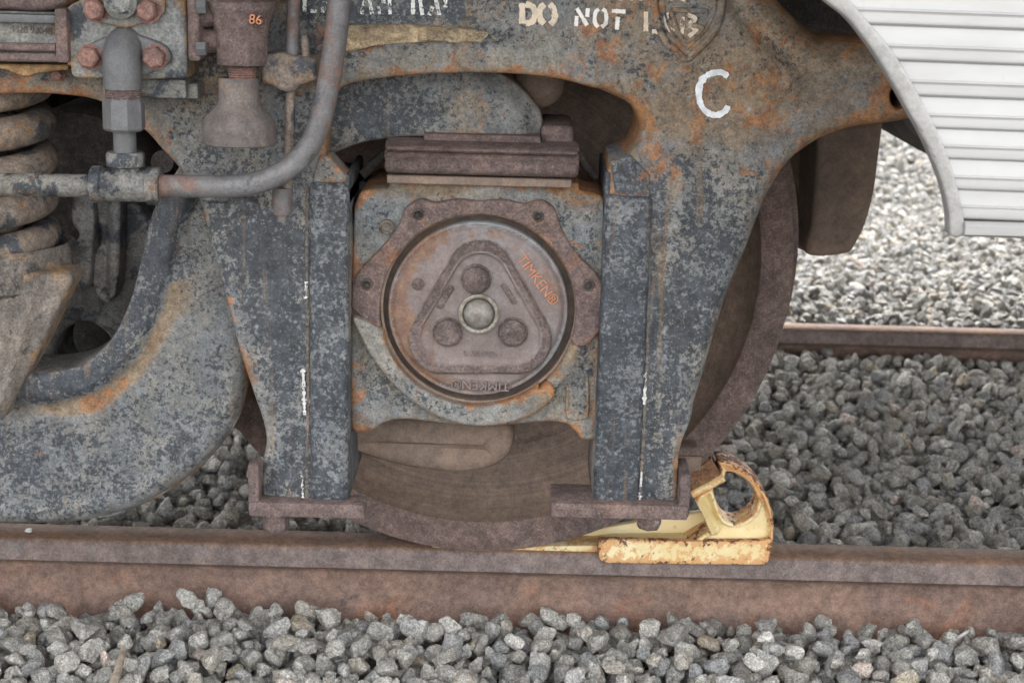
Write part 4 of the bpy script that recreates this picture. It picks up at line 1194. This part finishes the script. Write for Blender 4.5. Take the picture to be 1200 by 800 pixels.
# ---- air brake piping and valves on the frame
YP = -0.420
kp = 1 / sc(YP, 0.7)
def pp3(px, py, Y=YP): return Vector(P(px, py, Y))
def smooth_path(px_pts, Y, n=8): return [pp3(a, b, Y) for a, b in spline(px_pts, closed=False, n=n)]
pipe1 = tube('brake_pipe', [pp3(-380, 208), pp3(0, 216), pp3(60, 217), pp3(118, 218)], 13.6 * kp, 'tee', truck, 20)
pipe2 = tube('brake_pipe', smooth_path([(180, 218), (230, 218.5), (275, 218), (305, 213), (334, 200), (357, 179), (372, 152), (381, 118), (388, 80), (394, 40), (397, 0), (398, -60)], YP), 13.4 * kp, 'pipe', truck, 22)
c0 = pp3(148, 217)
tee = lathe('pipe_tee', [((x - 148) * kp, r * kp) for x, r in ((107, 13), (107, 20), (109, 22), (119, 22), (121, 19.5), (172, 19.5), (174, 22.5), (187, 23), (189, 21), (189, 13))], c0, 'tee', truck, 'X', 32)
zc = c0.z
def zr(py, px=147): return P(px, py, YP)[2]
lathe('tee_collar', [(zr(214), 17 * kp), (zr(196), 17.5 * kp), (zr(194), 22 * kp), (zr(181), 22.5 * kp), (zr(178), 21 * kp), (zr(178), 12 * kp)], (c0.x, YP, 0), 'tee', tee, 'Z', 28)
up_x = lambda py: P(147, py, YP)[0]
lathe('riser_tube', [(zr(184), 13.2 * kp), (zr(148), 13.2 * kp)], (c0.x, YP, 0), 'galv', tee, 'Z', 24)
# hex union nut
bm = bmesh.new()
nut = []
for z_, r_ in ((zr(153), 22), (zr(150), 24.5), (zr(120), 24.5), (zr(115), 22)):
    nut.append([bm.verts.new((c0.x + r_ * kp * math.cos(2 * math.pi * k / 8 + 0.39), YP + r_ * kp * math.sin(2 * math.pi * k / 8 + 0.39), z_)) for k in range(8)])
for a, b in zip(nut, nut[1:]):
    for k in range(8): bm.faces.new((a[k], a[(k + 1) % 8], b[(k + 1) % 8], b[k]))
bm.faces.new(nut[0]); bm.faces.new(nut[-1])
link('union_nut', from_bm(bm), 'galv', tee, 25)
thr = []
for k in range(7):
    z_ = zr(116) + (zr(101) - zr(116)) * k / 6
    thr += [(z_ - 0.0004, 20.0 * kp), (z_ + 0.0006, 21.4 * kp)]
lathe('thread', thr, (c0.x, YP, 0), 'rough_rust', tee, 'Z', 28)
elb = tube('pipe_elbow', [(c0.x, YP, zr(104)), (c0.x, YP, zr(80)), (c0.x, YP + 0.002, zr(66)), (c0.x, YP + 0.010, zr(56)), (c0.x, YP + 0.024, zr(50)), (c0.x, YP + 0.06, zr(49))], [v * kp for v in (22, 22.5, 22.5, 22, 20, 20)], 'galv', truck, 28)
dia = [(97, 66), (101, 54), (122, 44), (146, 38), (170, 44), (192, 53), (200, 64), (198, 74), (186, 80), (166, 90), (128, 90), (108, 80), (99, 75)]
YM = -0.405
relief('elbow_flange', dia, YM - 0.008, 0.016, 'galv', elb, 0.004, 0.004)
for q, (x, y) in enumerate(((106, 67), (182, 67))):
    hexbolt('flange_bolt', P(x, y, YM - 0.008), 13.0 * kp, 0.016, (0, -1, 0), 'bolt', elb, 0.15 + q * 0.4)
mani = relief('valve_manifold', [(82, 6), (90, 2), (216, -60, 1), (219, 88), (206, 93), (95, 92), (84, 88), (82, 78), (78, 76), (78, 12)], YM, 0.075, 'manifold', truck, 0.005, 0.005, edge_w=0.008)
relief('upper_flange', [(97, 12), (104, -6), (146, -30), (188, -6), (193, 10), (186, 20), (160, 30), (146, 33), (130, 30), (105, 22)], YM - 0.008, 0.016, 'manifold', mani, 0.004, 0.004)
lathe('flange_boss', [(0.004, 20 * kp), (-0.018, 19 * kp), (-0.024, 12 * kp), (-0.024, 0.0002)], P(145, 2, YM - 0.008), 'manifold', mani, 'Y', 28)
for q, (x, y) in enumerate(((113, 11), (174, 12))):
    hexbolt('flange_bolt', P(x, y, YM - 0.008), 13.0 * kp, 0.017, (0, -1, 0), 'bolt', mani, 0.5 + q * 0.4)
pbox('manifold_bracket', 120, 92, 218, 115, -0.385, -0.31, 'manifold', mani, 0.004)
pbox('manifold_foot', 214, 98, 232, 116, -0.37, -0.31, 'manifold', mani, 0.003)
# brake cylinder at the left
cyl = relief('brake_cylinder', [(-90, -40, 1), (76, -40, 1), (76, -2), (70, 9), (55, 13), (28, 14), (0, 12), (-90, 13, 1)], YM - 0.005, 0.08, 'rough_rust', truck, 0.006, 0.014)
pbox('cylinder_flange', 64, 10, 79, 74, YM - 0.012, -0.33, 'rough_rust', cyl, 0.004)
pbox('cylinder_bar', -90, 16, 65, 26, YM - 0.006, YM + 0.03, 'galv', cyl, 0.002)
pbox('cylinder_panel', -90, 12, 66, 64, YM + 0.012, -0.33, 'manifold', cyl, 0.003)
c = P(38, 36, YM + 0.012)
letter('cast_number', 'H20 98048', 11.5 * kp, 0.0016, c, -1.5, 'rough_rust', cyl, 0.9)
tube('cylinder_rib', [pp3(-90, 53, YM), pp3(66, 56, YM)], 5.0 * kp, 'rough_rust', cyl, 12)
tube('cylinder_rib', [pp3(-90, 66, YM), pp3(68, 68, YM)], 5.2 * kp, 'rough_rust', cyl, 12)
relief('cylinder_bracket', [(-90, 74, 1), (80, 76, 1), (78, 82, 1), (45, 86), (28, 90), (-5, 80), (-90, 80, 1)], YM + 0.02, 0.05, 'manifold', cyl, 0.005, 0.003)
hexbolt('bracket_bolt', P(68, 88, -0.345), 7 * kp, 0.010, (0, -1, 0), 'bolt', cyl)
# relief valve with bell funnel
YV = -0.415
kv = 1 / sc(YV, 0.75)
cv = P(283, 40, YV)
def zv(py): return P(281, py, YV)[2]
valve = lathe('relief_valve', [(zv(77), 24 * kv), (zv(75), 28.5 * kv), (zv(62), 29.5 * kv), (zv(40), 31 * kv), (zv(22), 34 * kv), (zv(12), 38.5 * kv), (zv(8), 40 * kv), (zv(2), 40 * kv), (zv(0), 36 * kv), (zv(-3), 39 * kv), (zv(-30), 38 * kv)], (cv[0], YV, 0), 'rough_rust', truck, 'Z', 44)
letter('number_mark', '86', 15 * kv, 0.0060, (P(305, 22, YV)[0], YV - 30.5 * kv, zv(21)), -4, 'orange_text', valve)
pbox('valve_flange', 219, -40, 233, 72, -0.445, -0.33, 'rough_rust', valve, 0.005, 3)
tube('valve_neck', [P(228, 48, YV), P(262, 48, YV)], [15 * kv, 13 * kv], 'rough_rust', valve, 20)
tube('valve_neck', [P(228, 12, YV), P(262, 10, YV)], [22 * kv, 20 * kv], 'rough_rust', valve, 20)
for y in (8, 57):
    tube('valve_bolt', [P(231, y, YV - 0.028), P(242, y, YV - 0.028)], 8.5 * kv, 'galv', valve, 6)
thr = []
for k in range(8):
    z_ = zv(93) + (zv(74) - zv(93)) * k / 7
    thr += [(z_ - 0.0004, 15.2 * kv), (z_ + 0.0008, 16.6 * kv)]
lathe('valve_thread', thr, (cv[0], YV, 0), 'bolt', valve, 'Z', 28)
lathe('valve_funnel', [(zv(100), 12 * kv), (zv(92), 17 * kv), (zv(91), 21.5 * kv), (zv(93), 23 * kv), (zv(118), 23.5 * kv), (zv(124), 26 * kv), (zv(136), 38 * kv), (zv(143), 42.5 * kv), (zv(150), 43.5 * kv), (zv(167), 43.5 * kv), (zv(168.5), 42 * kv), (zv(166), 40 * kv), (zv(130), 30 * kv)], (P(280, 130, YV)[0], YV, 0), 'funnel', valve, 'Z', 48)
# rod with bracket
YR = -0.375
kr = 1 / sc(YR, 0.7)
rod = tube('slack_rod', [P(344, -60, YR), P(344, 0, YR), P(342, 64, YR)], 8 * kr, 'pipe', truck, 16)
relief('rod_bracket', [(306, 64, 1), (330, 62), (345, 66), (370, 68, 1), (371, 94, 1), (352, 101), (343, 108), (330, 107), (318, 101), (305, 97, 1)], YR - 0.018, 0.05, 'spring', rod, 0.004, 0.006)
tube('bracket_pin', [P(359, 68, YR), P(357, 46, YR), P(356, 42, YR)], [5 * kr, 5 * kr, 3 * kr], 'spring', rod, 10)
pbox('bracket_arm', 366, 70, 396, 90, -0.345, -0.325, 'frame', rod, 0.002)
tube('lower_rod', [P(341, 104, YR), P(337, 230, YR)], 5.8 * kr, 'spring', rod, 12)
lathe('rod_socket', [(P(332, 259, YR)[2], 0.0002), (P(332, 259, YR)[2], 7 * kr), (P(332, 252, YR)[2], 7 * kr), (P(332, 251, YR)[2], 11 * kr), (P(332, 230, YR)[2], 12.5 * kr), (P(332, 220, YR)[2], 12 * kr)], (P(331, 240, YR)[0], YR, 0), 'pipe', rod, 'Z', 22)

# ================================================================== THE YELLOW SKID
sk0 = PZ(800, 645, 0.0)
skid = empty('rail_skid', (sk0[0], 0.035, 0.0), 'yellow rusty cast rail skid with a loop handle wedged under the wheel on the rail', 'rail skid')
YK = -0.014
xL, xR = P(701, 640, YK)[0], P(903, 645, YK)[0]
def xk(px, Y=YK): return P(px, 640, Y)[0]
lip = relief('side_lip', [(701, 638), (706, 632), (800, 634), (890, 634), (903, 632), (904, 646), (899, 660), (880, 662), (720, 660), (706, 659), (701, 650)], YK, 0.0125, 'skid', skid, 0.004, 0.0028,
    rust=lambda px, py, d: 0.52 + 0.35 * sstep(py, 646, 660) + 0.5 * sstep(px, 885, 903) + 0.5 * (1 - sstep(px, 703, 722)), edge_w=0.005)
def skid_prism(name, pts_xz, y0, y1, rust=0.0, edge=0.3, bev=0.004):
    bm = bmesh.new()
    a = [bm.verts.new((x, y0, z)) for x, z in pts_xz]; b = [bm.verts.new((x, y1, z)) for x, z in pts_xz]
    n = len(pts_xz)
    for k in range(n): bm.faces.new((a[k], a[(k + 1) % n], b[(k + 1) % n], b[k]))
    bm.faces.new(a); bm.faces.new(b)
    bmesh.ops.recalc_face_normals(bm, faces=bm.faces)
    if bev: bmesh.ops.bevel(bm, geom=list(bm.edges), offset=bev, segments=2, profile=0.5, affect='EDGES')
    me = from_bm(bm)
    set_attr(me, 'rust', [rust] * len(me.vertices)); set_attr(me, 'edge', [edge] * len(me.vertices))
    return link(name, me, 'skid', skid)
skid_prism('base_plate', [(xL + 0.006, 0.0012), (xR, 0.0012), (xR, 0.020), (xk(800), 0.020), (xk(720), 0.016), (xL + 0.006, 0.013)], YK + 0.002, 0.084, 0.15, 0.1, 0.002)
skid_prism('tongue', [(xk(505), 0.0010), (xL + 0.02, 0.0010), (xL + 0.02, 0.012), (xk(600), 0.0065), (xk(530), 0.003), (xk(505), 0.0012)], 0.006, 0.072, 0.75, 0.1, 0.0003)
skid_prism('far_lip', [(xL, -0.022), (xR, -0.022), (xR, 0.018), (xL, 0.018)], 0.0735, 0.086, 0.6, 0.2, 0.003)
# long raised rib rising towards the stop
YW = 0.052
skid_prism('side_wall', [(xk(664, YW), 0.008), (xk(900, YW), 0.008), (xk(898, YW), 0.030), (xk(842, YW), 0.030), (xk(820, YW), 0.055), (xk(775, YW), 0.043), (xk(720, YW), 0.028), (xk(680, YW), 0.016)], 0.050, 0.066, 0.0, 0.05, 0.003)
# loop handle with its hole
YH = -0.004
loop_out = [(814, 584, 1), (846, 566, 1), (843, 548), (842, 541), (856, 543), (876, 553), (894, 573), (904, 597), (907, 616), (905, 640, 1), (800, 641, 1), (832, 622, 1)]
loop_hole = [(836, 573), (848, 563), (852, 553), (866, 557), (879, 567), (888, 584), (885, 600), (872, 611), (857, 613), (846, 604)]
RIM = [(839, 541), (856, 543), (876, 553), (894, 573), (904, 597), (907, 616), (905, 640)]
def loop_h(px, py, d):
    pp = np.column_stack([px, py])
    h = -0.014 * sstep(d, 0.004, 0.010)                                              # raised rims, sunk faces
    h += 0.013 * (1 - sstep(seg_dist(pp, [(813, 584), (826, 604), (838, 621)], closed=False), 4, 9))
    h += 0.006 * sstep(py, 622, 636)                                                 # face runs out into the foot
    return h
relief('loop_handle', loop_out, YH, 0.052, 'skid', skid, 0.0032, 0.004, holes=[loop_hole], hfn=loop_h,
       rust=lambda px, py, d: 0.95 * (1 - sstep(seg_dist(np.column_stack([px, py]), RIM, closed=False), 4, 13)) + 0.25 * (1 - sstep(py, 560, 600)), edge_w=0.0035)
# stop block, sloping face towards the wheel
a, b, c_, d_ = P(800, 556, YH), P(832, 536, YH), P(847, 558, YH), P(812, 577, YH)
bm = bmesh.new()
q0 = [bm.verts.new((p_[0], -0.004, p_[2])) for p_ in (a, b, c_, d_)]; q1 = [bm.verts.new((p_[0], 0.074, p_[2])) for p_ in (a, b, c_, d_)]
for k in range(4): bm.faces.new((q0[k], q0[(k + 1) % 4], q1[(k + 1) % 4], q1[k]))
bm.faces.new(q0); bm.faces.new(q1)
bmesh.ops.recalc_face_normals(bm, faces=bm.faces)
bmesh.ops.bevel(bm, geom=list(bm.edges), offset=0.003, segments=2, affect='EDGES')
link('stop_block', from_bm(bm), 'skid_rust', skid)
me = tube_mesh([P(811, 579, -0.002), P(830, 569, -0.002), P(848, 559, -0.002)], 0.0065, 10)
set_attr(me, 'rust', [0.8] * len(me.vertices)); link('stop_edge', me, 'skid', skid)

# ================================================================== THE CAR BODY
YSK = -0.73
car = empty('passenger_railcar', (2.5, 0.7875, 0.0), 'silver fluted passenger railcar body with a curved skirt cut away around the wheel', 'railcar')
trim_l = [(905, -70), (935, -32), (965.6, 0), (993.7, 22.5), (1020, 56), (1040.6, 88), (1061, 124), (1083.7, 165), (1102.5, 210), (1112, 247.5), (1114.5, 276)]
trim_r = [(938, -62), (966, -30), (995.6, 0), (1016, 24), (1036, 47), (1053.7, 71), (1080, 116), (1102.5, 161), (1117.5, 202.5), (1127, 240), (1130.6, 262), (1130, 276)]
tl = spline(trim_l, closed=False); tr = spline(trim_r, closed=False)
edge_pts = np.array([P(a, b, YSK) for a, b in tr])            # x,z of the skirt's curved edge
def edge_x(z): return float(np.interp(z, edge_pts[::-1, 2], edge_pts[::-1, 0]))
relief('skirt_trim', [tuple(q) for q in trim_l] + [tuple(q) for q in reversed(trim_r)], YSK - 0.007, 0.022, 'trim', car, 0.005, 0.0028)
# backing plate + flutes, each flute a strip of its own
gro = [P(1200, y, YSK)[2] for y in (-54, -13.0, 28.5 - 33 + 0, 36.4, 77.6, 118, 155, 190, 225.7, 259.5)]
gro = sorted(set([P(1200, y, YSK)[2] for y in (-46, -5, 36.4, 77.6, 118, 155, 190, 225.7, 259.5)]), reverse=True)
while gro[0] < 1.08: gro.insert(0, gro[0] + (gro[0] - gro[1]))
ztop = gro[0]
tiltx = 0.010                                   # the flutes fall very slightly along the car
xe = 5.5
skirt = box('skirt_sheet', (P(1150, 100, YSK)[0], YSK + 0.012, gro[-1]), (xe, YSK + 0.018, 1.25), 'silver', car, 0)
for a, b in zip(gro, gro[1:]):
    h = a - b
    prof = [(0.0016, a - 0.0002), (0.0014, a - 0.0010), (0.0002, a - 0.48 * h), (0.0000, a - 0.50 * h), (-0.0016, a - 0.53 * h), (-0.0022, a - 0.56 * h), (-0.0016, a - 0.60 * h), (-0.0017, a - 0.66 * h),
            (-0.0024, a - 0.82 * h), (-0.0022, a - 0.92 * h), (-0.0009, b + 0.0008), (0.0016, b - 0.0001)]
    v, f = [], []
    xs = [0.0, 0.1, 0.3, 0.6, 1.0]
    for y, z in prof:
        x0 = edge_x(z + 0.004) - 0.006
        v += [(x0 + (xe - x0) * t, YSK + y, z - tiltx * (x0 + (xe - x0) * t - 0.52)) for t in xs]
    k = len(xs)
    for i in range(len(prof) - 1):
        for j in range(k - 1): f.append((i * k + j, (i + 1) * k + j, (i + 1) * k + j + 1, i * k + j + 1))
    fl = link('flute', np_mesh(v, f), 'silver', skirt, 30)
zb = gro[-1]
a = P(1128, 262, YSK)
sweep_x('skirt_rail', [(YSK - 0.008, zb - 0.001), (YSK - 0.012, zb - 0.004), (YSK - 0.012, zb - 0.013), (YSK - 0.009, zb - 0.0155), (YSK + 0.02, zb - 0.0155), (YSK + 0.02, zb - 0.001)], a[0], xe, 'silver', skirt)
# body shell, far skirt, floor, sill
box('body_side', (-9, YSK - 0.004, 1.12), (9, YSK + 0.06, 3.3), 'silver', car, 0.01)
box('body_side', (-9, 2.245, 1.12), (9, 2.309, 3.3), 'silver', car, 0.01)
box('far_skirt', (xe - 4.9, 2.26, 0.66), (xe + 3, 2.30, 1.13), 'silver', car, 0.005)
roof = [(2.309, 3.301)] + [(0.7875 + 1.5215 * math.cos(t), 3.301 + 0.75 * math.sin(t)) for t in np.linspace(0.1, math.pi - 0.1, 18)] + [(-0.734, 3.301)]
sweep_x('roof', roof, -9, 9, 'silver', car)
box('floor', (-9, YSK + 0.061, 1.22), (9, 2.244, 1.32), 'car_under', car, 0.01)
box('centre_sill', (-9, 0.55, 0.80), (9, 1.02, 1.219), 'car_under', car, 0.01)
box('underfloor_box', (1.9, 0.80, 0.70), (4.8, 1.9, 1.219), 'car_under', car, 0.02)
rc = P(1122, 104, 0.30)
lathe('air_reservoir', [(0.30, 0.0002), (0.30, 0.10), (0.315, 0.115), (0.95, 0.115)], (rc[0], 0, rc[2]), 'car_under', car, 'Y', 40)
box('reservoir_hanger', (rc[0] - 0.02, 0.5, rc[2]), (rc[0] + 0.02, 0.56, 1.221), 'car_under', car, 0.003)

# ================================================================== LITTER ON THE BALLAST
tw = [PZ(a, b, z) for a, b, z in ((131, 806, -0.098), (137, 790, -0.094), (142, 772, -0.090), (145, 757, -0.088))]
tag(tube('twig', tw, [0.0065, 0.006, 0.0052, 0.0028], 'twig', None, 10), 'short dry brown twig lying on the ballast in front of the rail', 'twig')
ws = [PZ(1119, 749, -0.112), PZ(1133, 740, -0.108)]
tag(tube('white_stick', ws, 0.0028, 'white_stick', None, 10), 'tiny white stick lying on the ballast in front of the rail', 'litter')
pb = PZ(34, 623, 0.002)
o = link('pebble', np_mesh(SH2[3][0] * 0.0055 + np.array([pb[0], pb[1], 0.004]), SH2[3][1]), 'white_stick')
tag(o, 'small white pebble lying on top of the rail under the equalizer', 'pebble')
